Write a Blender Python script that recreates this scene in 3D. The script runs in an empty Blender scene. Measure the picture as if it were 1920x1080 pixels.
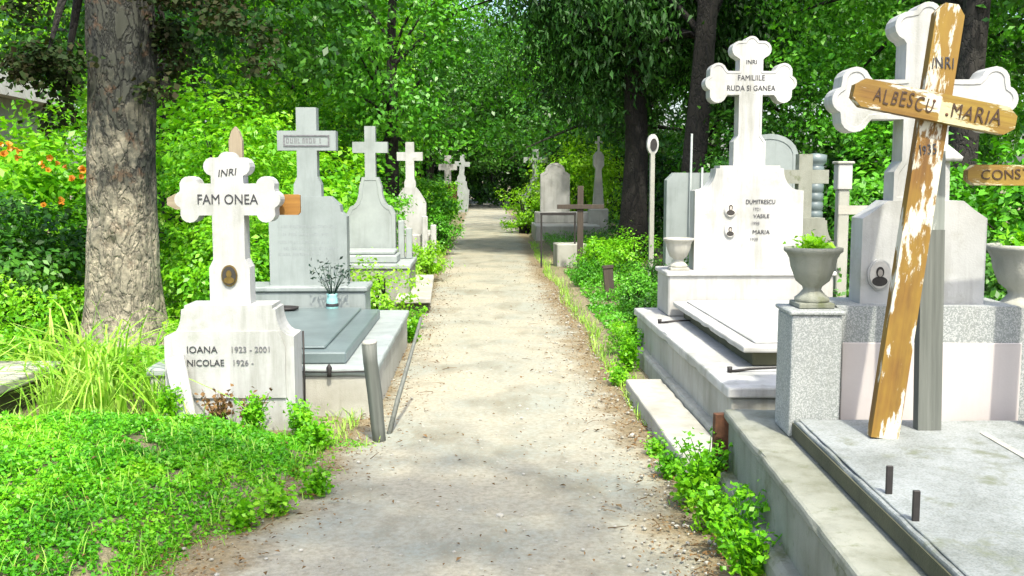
import bpy, bmesh, math, random
import numpy as np
from mathutils import Vector, Matrix, noise

S = bpy.context.scene
COL = S.collection
R = math.radians

# ------------------------------------------------------------------ camera, sky, sun, exposure
cam_d = bpy.data.cameras.new('camera')
cam_d.sensor_width = 36.0
cam_d.lens = 36.0
cam_d.clip_start = 0.05
cam_d.clip_end = 2000
cam = bpy.data.objects.new('camera', cam_d)
COL.objects.link(cam)
cam.location = (0, 0, 1.6)
cam.rotation_euler = (R(90 - 6.095), 0, R(-1.641))
S.camera = cam

SUN_EL, SUN_AZ = 58.0, 166.0       # degrees; azimuth clockwise from +Y (sun behind the camera, to the right)
w = bpy.data.worlds.new('World')
S.world = w
w.use_nodes = True
wn, wl = w.node_tree.nodes, w.node_tree.links
bg = wn['Background']
sky = wn.new('ShaderNodeTexSky')
sky.sky_type = 'NISHITA'
sky.sun_disc = False
sky.sun_elevation = R(SUN_EL)
sky.sun_rotation = R(SUN_AZ)
sky.air_density = 1.0
sky.dust_density = 4.0
wl.new(sky.outputs[0], bg.inputs[0])
bg.inputs[1].default_value = 0.15

sl = bpy.data.lights.new('sun', 'SUN')
sl.energy = 2.3
sl.angle = R(1.5)
sl.color = (1.0, 0.95, 0.82)
sun = bpy.data.objects.new('sun', sl)
COL.objects.link(sun)
sd = Vector((math.sin(R(SUN_AZ)) * math.cos(R(SUN_EL)), math.cos(R(SUN_AZ)) * math.cos(R(SUN_EL)), math.sin(R(SUN_EL))))
sun.rotation_euler = sd.to_track_quat('Z', 'Y').to_euler()
sun.location = (4, -6, 12)

S.view_settings.view_transform = 'Standard'
S.view_settings.look = 'None'
S.view_settings.gamma = 1.0
S.view_settings.exposure = 1.62
S.view_settings.use_curve_mapping = False
S.render.engine = 'CYCLES'
S.cycles.max_bounces = 6
S.cycles.diffuse_bounces = 3
S.cycles.glossy_bounces = 2
S.cycles.transmission_bounces = 3

# ------------------------------------------------------------------ node helpers
def new_mat(name):
    m = bpy.data.materials.new(name)
    m.use_nodes = True
    nt = m.node_tree
    for n in list(nt.nodes):
        nt.nodes.remove(n)
    out = nt.nodes.new('ShaderNodeOutputMaterial')
    return m, nt, out

def nd(nt, kind, **kw):
    n = nt.nodes.new(kind)
    for k, v in kw.items():
        if k in n.inputs.keys():
            n.inputs[k].default_value = v
        else:
            setattr(n, k, v)
    return n

def ramp(nt, src, stops):
    r = nt.nodes.new('ShaderNodeValToRGB')
    e = r.color_ramp.elements
    while len(e) < len(stops):
        e.new(0.5)
    for i, (p, c) in enumerate(stops):
        e[i].position = p
        e[i].color = c if len(c) == 4 else (*c, 1)
    nt.links.new(src, r.inputs[0])
    return r.outputs[0]

def mixc(nt, fac, a, b, mode='MIX'):
    m = nt.nodes.new('ShaderNodeMix')
    m.data_type = 'RGBA'
    m.blend_type = mode
    for sock, v in ((m.inputs[0], fac), (m.inputs[6], a), (m.inputs[7], b)):
        if hasattr(v, 'links'):
            nt.links.new(v, sock)
        else:
            sock.default_value = v if not isinstance(v, tuple) or len(v) == 4 else (*v, 1)
    return m.outputs[2]

def coords(nt, scale=(1, 1, 1), kind='Object'):
    tc = nt.nodes.new('ShaderNodeTexCoord')
    mp = nt.nodes.new('ShaderNodeMapping')
    mp.inputs['Scale'].default_value = scale
    nt.links.new(tc.outputs[kind], mp.inputs[0])
    return mp.outputs[0]

def noise_fac(nt, vec, scale, detail=5, rough=0.6, lo=0.35, hi=0.65):
    n = nd(nt, 'ShaderNodeTexNoise', Scale=scale, Detail=detail, Roughness=rough)
    nt.links.new(vec, n.inputs['Vector'])
    return ramp(nt, n.outputs[0], [(lo, (0, 0, 0)), (hi, (1, 1, 1))]), n.outputs[0]

def bump(nt, height, strength, dist=0.01):
    b = nd(nt, 'ShaderNodeBump', Strength=strength, Distance=dist)
    nt.links.new(height, b.inputs['Height'])
    return b.outputs[0]

def stone(name, c1, c2, stain, stain_amt=0.6, scale=3.0, rough=0.6, speck=None, streak=0.5, bmp=0.25, moss=None):
    """Stone: two tones, dirt stains, rain streaks, optional speckle (terrazzo) and moss patches."""
    m, nt, out = new_mat(name)
    p = nd(nt, 'ShaderNodeBsdfPrincipled', Roughness=rough)
    v = coords(nt)
    f1, raw = noise_fac(nt, v, scale, 6, 0.62, 0.3, 0.7)
    col = mixc(nt, f1, c1, c2)
    if speck:
        vo = nd(nt, 'ShaderNodeTexVoronoi', Scale=speck[1])
        nt.links.new(v, vo.inputs['Vector'])
        sp = ramp(nt, vo.outputs['Color'], [(0.25, (0, 0, 0)), (0.6, (1, 1, 1))])
        col = mixc(nt, sp, col, speck[0])
    vs = coords(nt, (9, 9, 0.9))
    f2, _ = noise_fac(nt, vs, 1.0, 5, 0.65, 0.5, 0.74)
    f3, _ = noise_fac(nt, v, 1.6, 7, 0.68, 0.48, 0.72)
    mul = nd(nt, 'ShaderNodeMath', operation='MULTIPLY')
    nt.links.new(f2, mul.inputs[0]); mul.inputs[1].default_value = streak
    col = mixc(nt, mul.outputs[0], col, stain)
    mul2 = nd(nt, 'ShaderNodeMath', operation='MULTIPLY')
    nt.links.new(f3, mul2.inputs[0]); mul2.inputs[1].default_value = stain_amt
    col = mixc(nt, mul2.outputs[0], col, stain)
    if moss:
        f4, _ = noise_fac(nt, v, 4.5, 8, 0.7, 0.56, 0.66)
        col = mixc(nt, f4, col, moss)
    nt.links.new(col, p.inputs['Base Color'])
    fine = nd(nt, 'ShaderNodeTexNoise', Scale=120.0, Detail=4.0)
    nt.links.new(v, fine.inputs['Vector'])
    add = nd(nt, 'ShaderNodeMath', operation='ADD')
    nt.links.new(fine.outputs[0], add.inputs[0]); nt.links.new(raw, add.inputs[1])
    nt.links.new(bump(nt, add.outputs[0], bmp, 0.006), p.inputs['Normal'])
    nt.links.new(p.outputs[0], out.inputs[0])
    return m

def plain(name, c, rough=0.6, metal=0.0, var=0.35, scale=20.0):
    m, nt, out = new_mat(name)
    p = nd(nt, 'ShaderNodeBsdfPrincipled', Roughness=rough, Metallic=metal)
    v = coords(nt)
    f, raw = noise_fac(nt, v, scale, 5, 0.6, 0.3, 0.7)
    d = tuple(x * (1 - var) for x in c)
    nt.links.new(mixc(nt, f, c, d), p.inputs['Base Color'])
    nt.links.new(bump(nt, raw, 0.2, 0.004), p.inputs['Normal'])
    nt.links.new(p.outputs[0], out.inputs[0])
    return m

def leaf_mat(name, cols, trans=0.35, rough=0.42, gloss=0.4, patch=1.2):
    """Leaf: a colour of its own for each leaf, drifting from patch to patch, thin and translucent."""
    m, nt, out = new_mat(name)
    g = nt.nodes.new('ShaderNodeNewGeometry')
    k = len(cols)
    n = nd(nt, 'ShaderNodeTexNoise', Scale=patch, Detail=3.0, Roughness=0.6)
    nt.links.new(g.outputs['Position'], n.inputs['Vector'])
    mr = nd(nt, 'ShaderNodeMapRange')
    mr.inputs[1].default_value = 0.32; mr.inputs[2].default_value = 0.68
    mr.inputs[3].default_value = -0.05; mr.inputs[4].default_value = 0.55
    nt.links.new(n.outputs[0], mr.inputs[0])
    ma = nd(nt, 'ShaderNodeMath', operation='MULTIPLY_ADD')
    nt.links.new(g.outputs['Random Per Island'], ma.inputs[0]); ma.inputs[1].default_value = 0.5
    nt.links.new(mr.outputs[0], ma.inputs[2])
    col = ramp(nt, ma.outputs[0], [(i / max(1, k - 1), c) for i, c in enumerate(cols)])
    p = nd(nt, 'ShaderNodeBsdfPrincipled', Roughness=rough)
    p.inputs['Specular IOR Level'].default_value = gloss
    nt.links.new(col, p.inputs['Base Color'])
    t = nt.nodes.new('ShaderNodeBsdfTranslucent')
    tc = mixc(nt, 1.0, col, (1.25, 1.2, 0.55, 1), 'MULTIPLY')
    nt.links.new(tc, t.inputs[0])
    mx = nt.nodes.new('ShaderNodeMixShader')
    mx.inputs[0].default_value = trans
    nt.links.new(p.outputs[0], mx.inputs[1]); nt.links.new(t.outputs[0], mx.inputs[2])
    nt.links.new(mx.outputs[0], out.inputs[0])
    return m

def bark_mat(name, dark, mid, pale, lit_z=None):
    m, nt, out = new_mat(name)
    p = nd(nt, 'ShaderNodeBsdfPrincipled', Roughness=0.9)
    v = coords(nt, (1, 1, 0.42))
    vo = nd(nt, 'ShaderNodeTexVoronoi', Scale=13.0)
    vo.feature = 'DISTANCE_TO_EDGE'
    nw = nd(nt, 'ShaderNodeTexNoise', Scale=7.0, Detail=4.0)
    nt.links.new(v, nw.inputs['Vector'])
    wv = mixc(nt, 0.3, v, nw.outputs['Color'])
    nt.links.new(wv, vo.inputs['Vector'])
    cr = ramp(nt, vo.outputs['Distance'], [(0.0, (0, 0, 0)), (0.16, (1, 1, 1))])
    col = mixc(nt, cr, dark, mid)
    v2 = coords(nt)
    f, _ = noise_fac(nt, v2, 2.6, 7, 0.7, 0.46, 0.6)
    if lit_z:
        sx = nt.nodes.new('ShaderNodeSeparateXYZ')
        tc = nt.nodes.new('ShaderNodeTexCoord')
        nt.links.new(tc.outputs['Object'], sx.inputs[0])
        mr = nd(nt, 'ShaderNodeMapRange')
        mr.inputs[1].default_value = lit_z[0]; mr.inputs[2].default_value = lit_z[1]  # lower trunk coloured paler for the sun falling on it
        mr.inputs[3].default_value = 1.0; mr.inputs[4].default_value = 0.0
        nt.links.new(sx.outputs[2], mr.inputs[0])
        ad = nd(nt, 'ShaderNodeMath', operation='MULTIPLY_ADD')
        nt.links.new(f, ad.inputs[0]); ad.inputs[1].default_value = 0.9
        mm = nd(nt, 'ShaderNodeMath', operation='MULTIPLY_ADD')
        nt.links.new(mr.outputs[0], mm.inputs[0]); mm.inputs[1].default_value = 1.5; mm.inputs[2].default_value = -0.75
        nt.links.new(mm.outputs[0], ad.inputs[2]); ad.use_clamp = True
        sp, _ = noise_fac(nt, v2, 13.0, 10, 0.78, 0.34, 0.60)
        rb, _ = noise_fac(nt, v2, 6.0, 6, 0.7, 0.56, 0.64)
        col = mixc(nt, rb, col, (0.06, 0.036, 0.018))
        fac = nd(nt, 'ShaderNodeMath', operation='MULTIPLY')
        nt.links.new(ad.outputs[0], fac.inputs[0]); nt.links.new(sp, fac.inputs[1])
        col = mixc(nt, fac.outputs[0], col, pale)
    else:
        ml = nd(nt, 'ShaderNodeMath', operation='MULTIPLY')
        nt.links.new(f, ml.inputs[0]); ml.inputs[1].default_value = 0.4
        col = mixc(nt, ml.outputs[0], col, pale)
    nt.links.new(col, p.inputs['Base Color'])
    nt.links.new(bump(nt, cr, 0.7, 0.02), p.inputs['Normal'])
    nt.links.new(p.outputs[0], out.inputs[0])
    return m

def paint_wood(name, wood1, wood2, paint, amount, tint=None):
    """Old wood with a flaking coat of paint; the grain runs along local Z."""
    m, nt, out = new_mat(name)
    p = nd(nt, 'ShaderNodeBsdfPrincipled', Roughness=0.7)
    vg = coords(nt, (45, 45, 1.6))
    f, raw = noise_fac(nt, vg, 1.0, 5, 0.6, 0.3, 0.7)
    col = mixc(nt, f, wood1, wood2)
    vp = coords(nt, (9, 9, 2.6))
    f2, _ = noise_fac(nt, vp, 1.0, 8, 0.66, 1 - amount - 0.015, 1 - amount + 0.015)
    if tint:
        f3, _ = noise_fac(nt, coords(nt, (3, 3, 1.2)), 1.0, 5, 0.6, 0.4, 0.62)
        col = mixc(nt, f3, col, tint)
    col = mixc(nt, f2, col, paint)
    nt.links.new(col, p.inputs['Base Color'])
    add = nd(nt, 'ShaderNodeMath', operation='MULTIPLY_ADD')
    nt.links.new(f2, add.inputs[0]); add.inputs[1].default_value = 0.6
    nt.links.new(raw, add.inputs[2])
    nt.links.new(bump(nt, add.outputs[0], 0.5, 0.004), p.inputs['Normal'])
    nt.links.new(p.outputs[0], out.inputs[0])
    return m

M = {}
M['marble'] = stone('white_marble', (0.42, 0.425, 0.41), (0.345, 0.35, 0.335), (0.15, 0.155, 0.12), 0.5, 4.0, 0.55, streak=0.6, bmp=0.2, moss=(0.30, 0.305, 0.27))
M['marble_old'] = stone('weathered_marble', (0.40, 0.40, 0.38), (0.32, 0.32, 0.30), (0.17, 0.165, 0.125), 0.45, 4.0, 0.6, streak=0.45, bmp=0.25)
M['grey'] = stone('grey_granite', (0.245, 0.275, 0.265), (0.195, 0.222, 0.212), (0.085, 0.105, 0.095), 0.4, 5.0, 0.6, speck=((0.22, 0.255, 0.245), 260.0), streak=0.45, bmp=0.12)
M['grey_pale'] = stone('pale_grey_stone', (0.285, 0.32, 0.305), (0.23, 0.262, 0.25), (0.115, 0.13, 0.115), 0.35, 4.0, 0.6, streak=0.4, bmp=0.2)
M['concrete'] = stone('old_concrete', (0.335, 0.34, 0.295), (0.265, 0.27, 0.23), (0.135, 0.14, 0.095), 0.5, 3.0, 0.85, streak=0.55, bmp=0.5)
M['concrete_white'] = stone('limewashed_concrete', (0.38, 0.375, 0.325), (0.30, 0.295, 0.25), (0.155, 0.15, 0.105), 0.5, 3.0, 0.85, streak=0.45, bmp=0.4)
M['concrete_moss'] = stone('mossy_concrete', (0.24, 0.25, 0.205), (0.18, 0.19, 0.15), (0.085, 0.09, 0.05), 0.65, 3.0, 0.85, streak=0.6, bmp=0.5, moss=(0.10, 0.115, 0.055))
M['terrazzo'] = stone('terrazzo', (0.40, 0.415, 0.40), (0.345, 0.36, 0.345), (0.20, 0.21, 0.18), 0.35, 3.0, 0.6, speck=((0.20, 0.22, 0.21), 210.0), streak=0.4, bmp=0.15)
M['lid_grey'] = stone('lid_granite', (0.20, 0.222, 0.212), (0.145, 0.165, 0.155), (0.075, 0.085, 0.065), 0.6, 3.2, 0.7, speck=((0.24, 0.26, 0.255), 150.0), streak=0.35, bmp=0.5, moss=(0.115, 0.13, 0.09))
M['lid_dark'] = stone('dark_slate', (0.13, 0.17, 0.17), (0.09, 0.12, 0.12), (0.06, 0.075, 0.07), 0.4, 4.0, 0.35, streak=0.3, bmp=0.12)
M['lid_side'] = stone('mossy_shaded_stone', (0.085, 0.085, 0.045), (0.05, 0.052, 0.028), (0.032, 0.036, 0.016), 0.5, 5.0, 0.8, bmp=0.4)  # moss plus the shade under overhanging slabs, both put into the colour
M['pinkpanel'] = stone('pale_pink_marble', (0.50, 0.46, 0.435), (0.45, 0.415, 0.395), (0.31, 0.275, 0.24), 0.25, 2.0, 0.4, streak=0.25, bmp=0.06)
M['ink'] = plain('black_lettering', (0.03, 0.03, 0.035), 0.6, 0, 0.3, 40)
M['ink_brown'] = plain('brown_lettering', (0.05, 0.022, 0.006), 0.7, 0, 0.5, 60)
M['ink_soft'] = plain('worn_lettering', (0.16, 0.16, 0.17), 0.7, 0, 0.5, 60)
M['carved'] = plain('carved_lines', (0.24, 0.27, 0.27), 0.7, 0, 0.3, 60)
M['iron'] = plain('dark_iron', (0.035, 0.032, 0.03), 0.6, 0.4, 0.4, 30)
M['rust'] = plain('rusty_iron', (0.13, 0.055, 0.025), 0.85, 0.1, 0.6, 25)
M['bronze'] = plain('bronze', (0.25, 0.17, 0.05), 0.4, 0.7, 0.4, 30)
M['enamel'] = plain('enamel', (0.55, 0.53, 0.48), 0.25, 0, 0.2, 30)
M['enamel_dark'] = plain('photograph_dark', (0.045, 0.042, 0.04), 0.25, 0, 0.3, 50)
M['enamel_face'] = plain('photograph_light', (0.36, 0.33, 0.29), 0.25, 0, 0.3, 50)
M['glassjar'] = plain('turquoise_glaze', (0.25, 0.50, 0.48), 0.2, 0, 0.25, 12)
M['soil'] = plain('soil', (0.10, 0.075, 0.045), 0.95, 0, 0.5, 15)
M['wood_grey'] = paint_wood('grey_wood', (0.23, 0.25, 0.22), (0.13, 0.15, 0.13), (0.55, 0.57, 0.52), 0.36)
M['wood_grey_bare'] = paint_wood('bare_grey_wood', (0.13, 0.14, 0.12), (0.065, 0.072, 0.06), (0.24, 0.25, 0.22), 0.34)
M['wood_brown'] = paint_wood('varnished_wood', (0.17, 0.083, 0.005), (0.09, 0.038, 0.003), (0.45, 0.43, 0.34), 0.46, tint=(0.23, 0.145, 0.012))
M['wood_yellow'] = paint_wood('yellowed_wood', (0.25, 0.175, 0.014), (0.16, 0.095, 0.007), (0.38, 0.35, 0.20), 0.48, tint=(0.15, 0.075, 0.007))
M['wood_old'] = paint_wood('weathered_wood', (0.30, 0.255, 0.175), (0.20, 0.16, 0.10), (0.38, 0.33, 0.26), 0.40)
M['wood_orange'] = paint_wood('orange_wood', (0.30, 0.15, 0.022), (0.20, 0.085, 0.012), (0.32, 0.19, 0.045), 0.35)
M['wood_dark'] = paint_wood('dark_wood', (0.06, 0.045, 0.03), (0.03, 0.022, 0.016), (0.09, 0.07, 0.05), 0.3)
M['bark_big'] = bark_mat('flaking_bark_lit_low', (0.005, 0.006, 0.004), (0.032, 0.035, 0.025), (0.31, 0.28, 0.20), (1.0, 2.4))  # flaking mottle, with sunlight on the lower trunk painted in as paler bark
M['bark'] = bark_mat('dark_bark', (0.004, 0.004, 0.003), (0.014, 0.012, 0.009), (0.024, 0.023, 0.017))
G = lambda r, g, b: (r, g, b)
M['leaf_mid'] = leaf_mat('leaf_mid', [G(.022, .12, .004), G(.050, .23, .007), G(.10, .36, .013), G(.20, .47, .05)], trans=.28, patch=.6)
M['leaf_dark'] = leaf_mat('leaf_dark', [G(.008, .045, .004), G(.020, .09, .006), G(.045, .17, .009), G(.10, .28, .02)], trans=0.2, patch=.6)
M['leaf_lime'] = leaf_mat('leaf_lime', [G(.06, .25, .005), G(.12, .40, .008), G(.21, .52, .012), G(.33, .60, .05)], trans=0.4)
M['leaf_yellow'] = leaf_mat('leaf_yellow_green', [G(.13, .36, .008), G(.22, .50, .010), G(.32, .58, .03)], trans=0.4)
M['leaf_fir'] = leaf_mat('leaf_fir', [G(.007, .045, .003), G(.018, .085, .004), G(.040, .15, .008)], trans=0.15, rough=0.55, patch=.7)
M['leaf_cover'] = leaf_mat('leaf_cover', [G(.035, .19, .005), G(.075, .33, .007), G(.15, .47, .010), G(.27, .57, .02)], trans=0.35, patch=2.6)
M['leaf_maple_shaded'] = leaf_mat('leaf_maple_shaded', [G(.010, .022, .006), G(.016, .035, .006), G(.028, .024, .009), G(.02, .055, .009)], trans=0.15, rough=0.7, gloss=0.15)  # shade of the crown worked into these very dark leaf colours
M['grass'] = leaf_mat('grass_blade', [G(.10, .32, .010), G(.20, .46, .02), G(.34, .54, .08), G(.45, .58, .18)], trans=0.35)
M['dry'] = leaf_mat('dry_leaf', [G(.13, .08, .03), G(.20, .12, .05), G(.09, .055, .025), G(.25, .18, .09)], trans=0.15, rough=0.8, gloss=0.1)
M['petal_orange'] = leaf_mat('petal_orange', [G(.50, .15, .012), G(.60, .26, .02), G(.42, .10, .012)], trans=0.3)
M['petal_white'] = leaf_mat('petal_white', [G(.75, .74, .60), G(.65, .66, .40)], trans=0.3)
M['dark_plant'] = leaf_mat('wilted_stem', [G(.012, .035, .02), G(.02, .05, .03), G(.03, .03, .025)], trans=0.1)

# ------------------------------------------------------------------ object helpers
def obj(name, data, mat=None, parent=None, loc=None, rot=None, kind=None):
    if isinstance(data, bmesh.types.BMesh):
        me = bpy.data.meshes.new(name)
        bmesh.ops.recalc_face_normals(data, faces=data.faces)
        data.to_mesh(me); data.free()
    else:
        me = data
    o = bpy.data.objects.new(name, me)
    COL.objects.link(o)
    if mat is not None and len(me.materials) == 0:
        me.materials.append(mat)
    if parent is not None:
        o.parent = parent
    if loc is not None:
        o.location = loc
    if rot is not None:
        o.rotation_euler = rot
    if kind:
        o['kind'] = kind
    return o

def thing(name, label, cat, loc=(0, 0, 0), rotz=0.0, group=None, rot=None):
    o = bpy.data.objects.new(name, None)
    COL.objects.link(o)
    o.empty_display_size = 0.1
    o.location = loc
    o.rotation_euler = rot if rot else (0, 0, rotz)
    return tag(o, label, cat, group)

def tag(o, label, cat, group=None):
    o['label'] = label
    o['category'] = cat
    if group:
        o['group'] = group
    return o

def box(bm, x0, x1, y0, y1, z0, z1, bev=0.008, seg=1):
    vs = [bm.verts.new((x, y, z)) for x in (x0, x1) for y in (y0, y1) for z in (z0, z1)]
    fs = [(0, 1, 3, 2), (4, 6, 7, 5), (0, 4, 5, 1), (2, 3, 7, 6), (0, 2, 6, 4), (1, 5, 7, 3)]
    faces = [bm.faces.new([vs[i] for i in f]) for f in fs]
    if bev:
        ed = list({e for f in faces for e in f.edges})
        bmesh.ops.bevel(bm, geom=ed, offset=bev, segments=seg, affect='EDGES', profile=0.5)

def boxm(*a, **k):
    bm = bmesh.new(); box(bm, *a, **k); return bm

def wornm(x0, x1, y0, y1, z0, z1, bev=0.012, amp=0.004, step=0.10):
    """A block of old stone: cut into short lengths and nudged so that no edge runs dead straight."""
    bm = bmesh.new()
    box(bm, x0, x1, y0, y1, z0, z1, bev, 2)
    for ax, a, b in ((0, x0, x1), (1, y0, y1)):
        n = int((b - a) / step)
        for i in range(1, n):
            co = [0, 0, 0]; no = [0, 0, 0]
            co[ax] = a + (b - a) * i / n; no[ax] = 1
            bmesh.ops.bisect_plane(bm, geom=bm.verts[:] + bm.edges[:] + bm.faces[:], plane_co=co, plane_no=no)
    for v in bm.verts:
        p = v.co * 9.0 + Vector((x0 * 7, y1 * 3, z1 * 11))
        edge = (min(v.co.x - x0, x1 - v.co.x) < bev * 1.5) + (min(v.co.y - y0, y1 - v.co.y) < bev * 1.5) + (min(v.co.z - z0, z1 - v.co.z) < bev * 1.5)
        k = amp * (1.0 if edge >= 2 else 0.35)
        v.co += Vector((noise.noise(p), noise.noise(p + Vector((31, 0, 0))), noise.noise(p + Vector((0, 47, 0))))) * k
        if edge >= 2 and noise.noise(p * 0.8 + Vector((5, 9, 1))) > 0.42:
            c = Vector(((x0 + x1) / 2, (y0 + y1) / 2, (z0 + z1) / 2)) - v.co
            v.co += Vector((math.copysign(1, c.x) * (abs(v.co.x - x0) < .03 or abs(v.co.x - x1) < .03), math.copysign(1, c.y) * (abs(v.co.y - y0) < .03 or abs(v.co.y - y1) < .03), math.copysign(1, c.z))) * amp * 1.6
    return bm

def prism(bm, pts, y0, y1, bev=0.008, inset=None):
    """Outline pts (x, z) extruded from y0 (front) to y1 (back), front edge bevelled."""
    f = [bm.verts.new((x, y0, z)) for x, z in pts]
    b = [bm.verts.new((x, y1, z)) for x, z in pts]
    ff = bm.faces.new(f)
    bb = bm.faces.new(b[::-1])
    n = len(pts)
    for i in range(n):
        bm.faces.new((f[i], b[i], b[(i + 1) % n], f[(i + 1) % n]))
    if bev:
        r = bmesh.ops.inset_individual(bm, faces=[ff], thickness=bev, depth=0.0)
        for v in ff.verts:
            v.co.y -= bev * 0.7
    if inset:
        bmesh.ops.inset_individual(bm, faces=[ff], thickness=inset[0], depth=0.0)
        bmesh.ops.inset_individual(bm, faces=[ff], thickness=0.003, depth=0.0)
        for v in ff.verts:
            v.co.y += inset[1]

def prismm(*a, **k):
    bm = bmesh.new(); prism(bm, *a, **k); return bm

def tube(bm, pts, rad, seg=8, cap=True, jit=0.0, rnd=None):
    rings = []
    n = len(pts)
    for i, p in enumerate(pts):
        p = Vector(p)
        d = (Vector(pts[min(i + 1, n - 1)]) - Vector(pts[max(i - 1, 0)])).normalized()
        a = d.orthogonal().normalized() if abs(d.z) < 0.9 else Vector((1, 0, 0)).cross(d).normalized()
        b = d.cross(a).normalized()
        ring = []
        for k in range(seg):
            t = 2 * math.pi * k / seg
            r = rad[i] * (1 + (rnd.uniform(-jit, jit) if rnd else 0))
            ring.append(bm.verts.new(p + a * math.cos(t) * r + b * math.sin(t) * r))
        rings.append(ring)
    for i in range(n - 1):
        for k in range(seg):
            f = bm.faces.new((rings[i][k], rings[i][(k + 1) % seg], rings[i + 1][(k + 1) % seg], rings[i + 1][k]))
            f.smooth = True
    if cap:
        bm.faces.new(rings[0][::-1]); bm.faces.new(rings[-1])

def tubem(*a, **k):
    bm = bmesh.new(); tube(bm, *a, **k); return bm

def lathe(bm, prof, seg=24, flute=0.0, nf=12):
    rings = []
    for r, z in prof:
        rings.append([bm.verts.new((r * (1 + flute * math.cos(nf * 2 * math.pi * k / seg)) * math.cos(2 * math.pi * k / seg),
                                    r * (1 + flute * math.cos(nf * 2 * math.pi * k / seg)) * math.sin(2 * math.pi * k / seg), z)) for k in range(seg)])
    for i in range(len(rings) - 1):
        for k in range(seg):
            f = bm.faces.new((rings[i][k], rings[i][(k + 1) % seg], rings[i + 1][(k + 1) % seg], rings[i + 1][k]))
            f.smooth = True
    bm.faces.new(rings[0][::-1]); bm.faces.new(rings[-1])

def lathem(*a, **k):
    bm = bmesh.new(); lathe(bm, *a, **k); return bm

def oval(bm, rx, rz, y0, y1, n=28):
    prism(bm, [(rx * math.cos(2 * math.pi * k / n), rz * math.sin(2 * math.pi * k / n)) for k in range(n)], y0, y1, bev=0.002)

DG = None
def text(body, size, mat, parent, loc, name='lettering', extrude=0.0012, align='CENTER', shear=0.0, sx=1.0, rot=None, bold=0.0):
    cu = bpy.data.curves.new('lettering_curve', 'FONT')
    cu.body = body
    cu.size = size
    cu.align_x = align
    cu.align_y = 'CENTER'
    cu.extrude = extrude
    cu.shear = shear
    cu.resolution_u = 3
    t = bpy.data.objects.new('lettering_tmp', cu)
    COL.objects.link(t)
    dg = bpy.context.evaluated_depsgraph_get()
    me = bpy.data.meshes.new_from_object(t.evaluated_get(dg))
    bpy.data.objects.remove(t); bpy.data.curves.remove(cu)
    me.name = 'lettering'
    me.materials.clear()
    o = obj(name, me, mat, parent, loc, rot if rot else (R(90), 0, 0))
    o.scale = (sx, 1, 1)
    o['kind'] = 'stuff'
    return o

def strokes(parent, mat, x0, x1, z, h, y, seed, name='inscription'):
    """A row of worn letters that can no longer be read."""
    rnd = random.Random(seed)
    bm = bmesh.new()
    x = x0
    while x < x1:
        ww = rnd.uniform(0.35, 0.75) * h
        k = rnd.random()
        box(bm, x, x + h * 0.16, y - 0.0012, y, z - h / 2, z + h / 2, 0)
        if k > 0.3:
            box(bm, x + ww * .7, x + ww * .7 + h * 0.14, y - 0.0012, y, z - h / 2, z + h / 2, 0)
        if k > 0.55:
            box(bm, x + h * .16, x + ww * .7, y - 0.0012, y, z + h * .32, z + h / 2, 0)
        if k < 0.8:
            box(bm, x + h * .16, x + ww * .6, y - 0.0012, y, z - h / 2, z - h * .34, 0)
        x += ww + h * 0.25
        if rnd.random() < 0.12:
            x += h * 0.6
    return obj(name, bm, mat, parent, kind='stuff')

# --------------------------------------------------------------- outlines of crosses
def lobes(cx, cz, ang, w_, circles, n=30, lim=150):
    """Trefoil end of an arm: the union of circles and the arm, sampled by angle round the end's centre."""
    pts = []
    for i in range(n + 1):
        phi = R(-lim + 2 * lim * i / n)
        dx, dz = math.cos(phi), math.sin(phi)
        best = w_ / abs(dz) if dx < 0 and abs(dz) > 1e-6 else 0.0
        if dx < 0:
            best = min(best, 2.2 * w_)
        for (ax, az, r) in circles:
            b = dx * ax + dz * az
            c = ax * ax + az * az - r * r
            q = b * b - c
            if q >= 0:
                best = max(best, b + math.sqrt(q))
        x, z = dx * best, dz * best
        ca, sa = math.cos(ang), math.sin(ang)
        pts.append((cx + x * ca - z * sa, cz + x * sa + z * ca))
    return pts

def trefoil(cx, zb, za, zt, hw, arm, ah, side, tip, flare):
    """Outline of a trefoil cross. zb foot, za arm axis, zt top, hw half stem, arm half span, ah half arm height.
    side=(offset, radius) of the side lobes, tip=radius of the end lobe, flare=(half width, z top of the foot)."""
    so, sr = side
    ends = lambda L: [(0, so, sr), (0, -so, sr), (L, 0, tip)]
    e = tip * 0.75
    pts = [(cx - flare[0], zb), (cx + flare[0], zb), (cx + flare[0], flare[1] - 0.05), (cx + hw, flare[1])]
    pts += [(cx + hw, za - ah)]
    pts += lobes(cx + arm - e - tip, za, 0, ah, ends(e))
    pts += [(cx + hw, za + ah)]
    pts += lobes(cx, zt - e - tip, R(90), hw, ends(e))
    pts += [(cx - hw, za + ah)]
    pts += lobes(cx - arm + e + tip, za, R(180), ah, ends(e))
    pts += [(cx - hw, za - ah), (cx - hw, flare[1]), (cx - flare[0], flare[1] - 0.05)]
    return pts

def latin(cx, zb, za, zt, hw, arm, ah, foot=None):
    p = [(cx + hw, za - ah), (cx + arm, za - ah), (cx + arm, za + ah), (cx + hw, za + ah), (cx + hw, zt), (cx - hw, zt), (cx - hw, za + ah), (cx - arm, za + ah), (cx - arm, za - ah), (cx - hw, za - ah)]
    if foot:
        fw, fz = foot
        return [(cx - fw, zb), (cx + fw, zb), (cx + fw * 0.98, zb + (fz - zb) * .6), (cx + hw, fz)] + p + [(cx - hw, fz), (cx - fw * 0.98, zb + (fz - zb) * .6)]
    return [(cx - hw, zb), (cx + hw, zb)] + p

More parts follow.
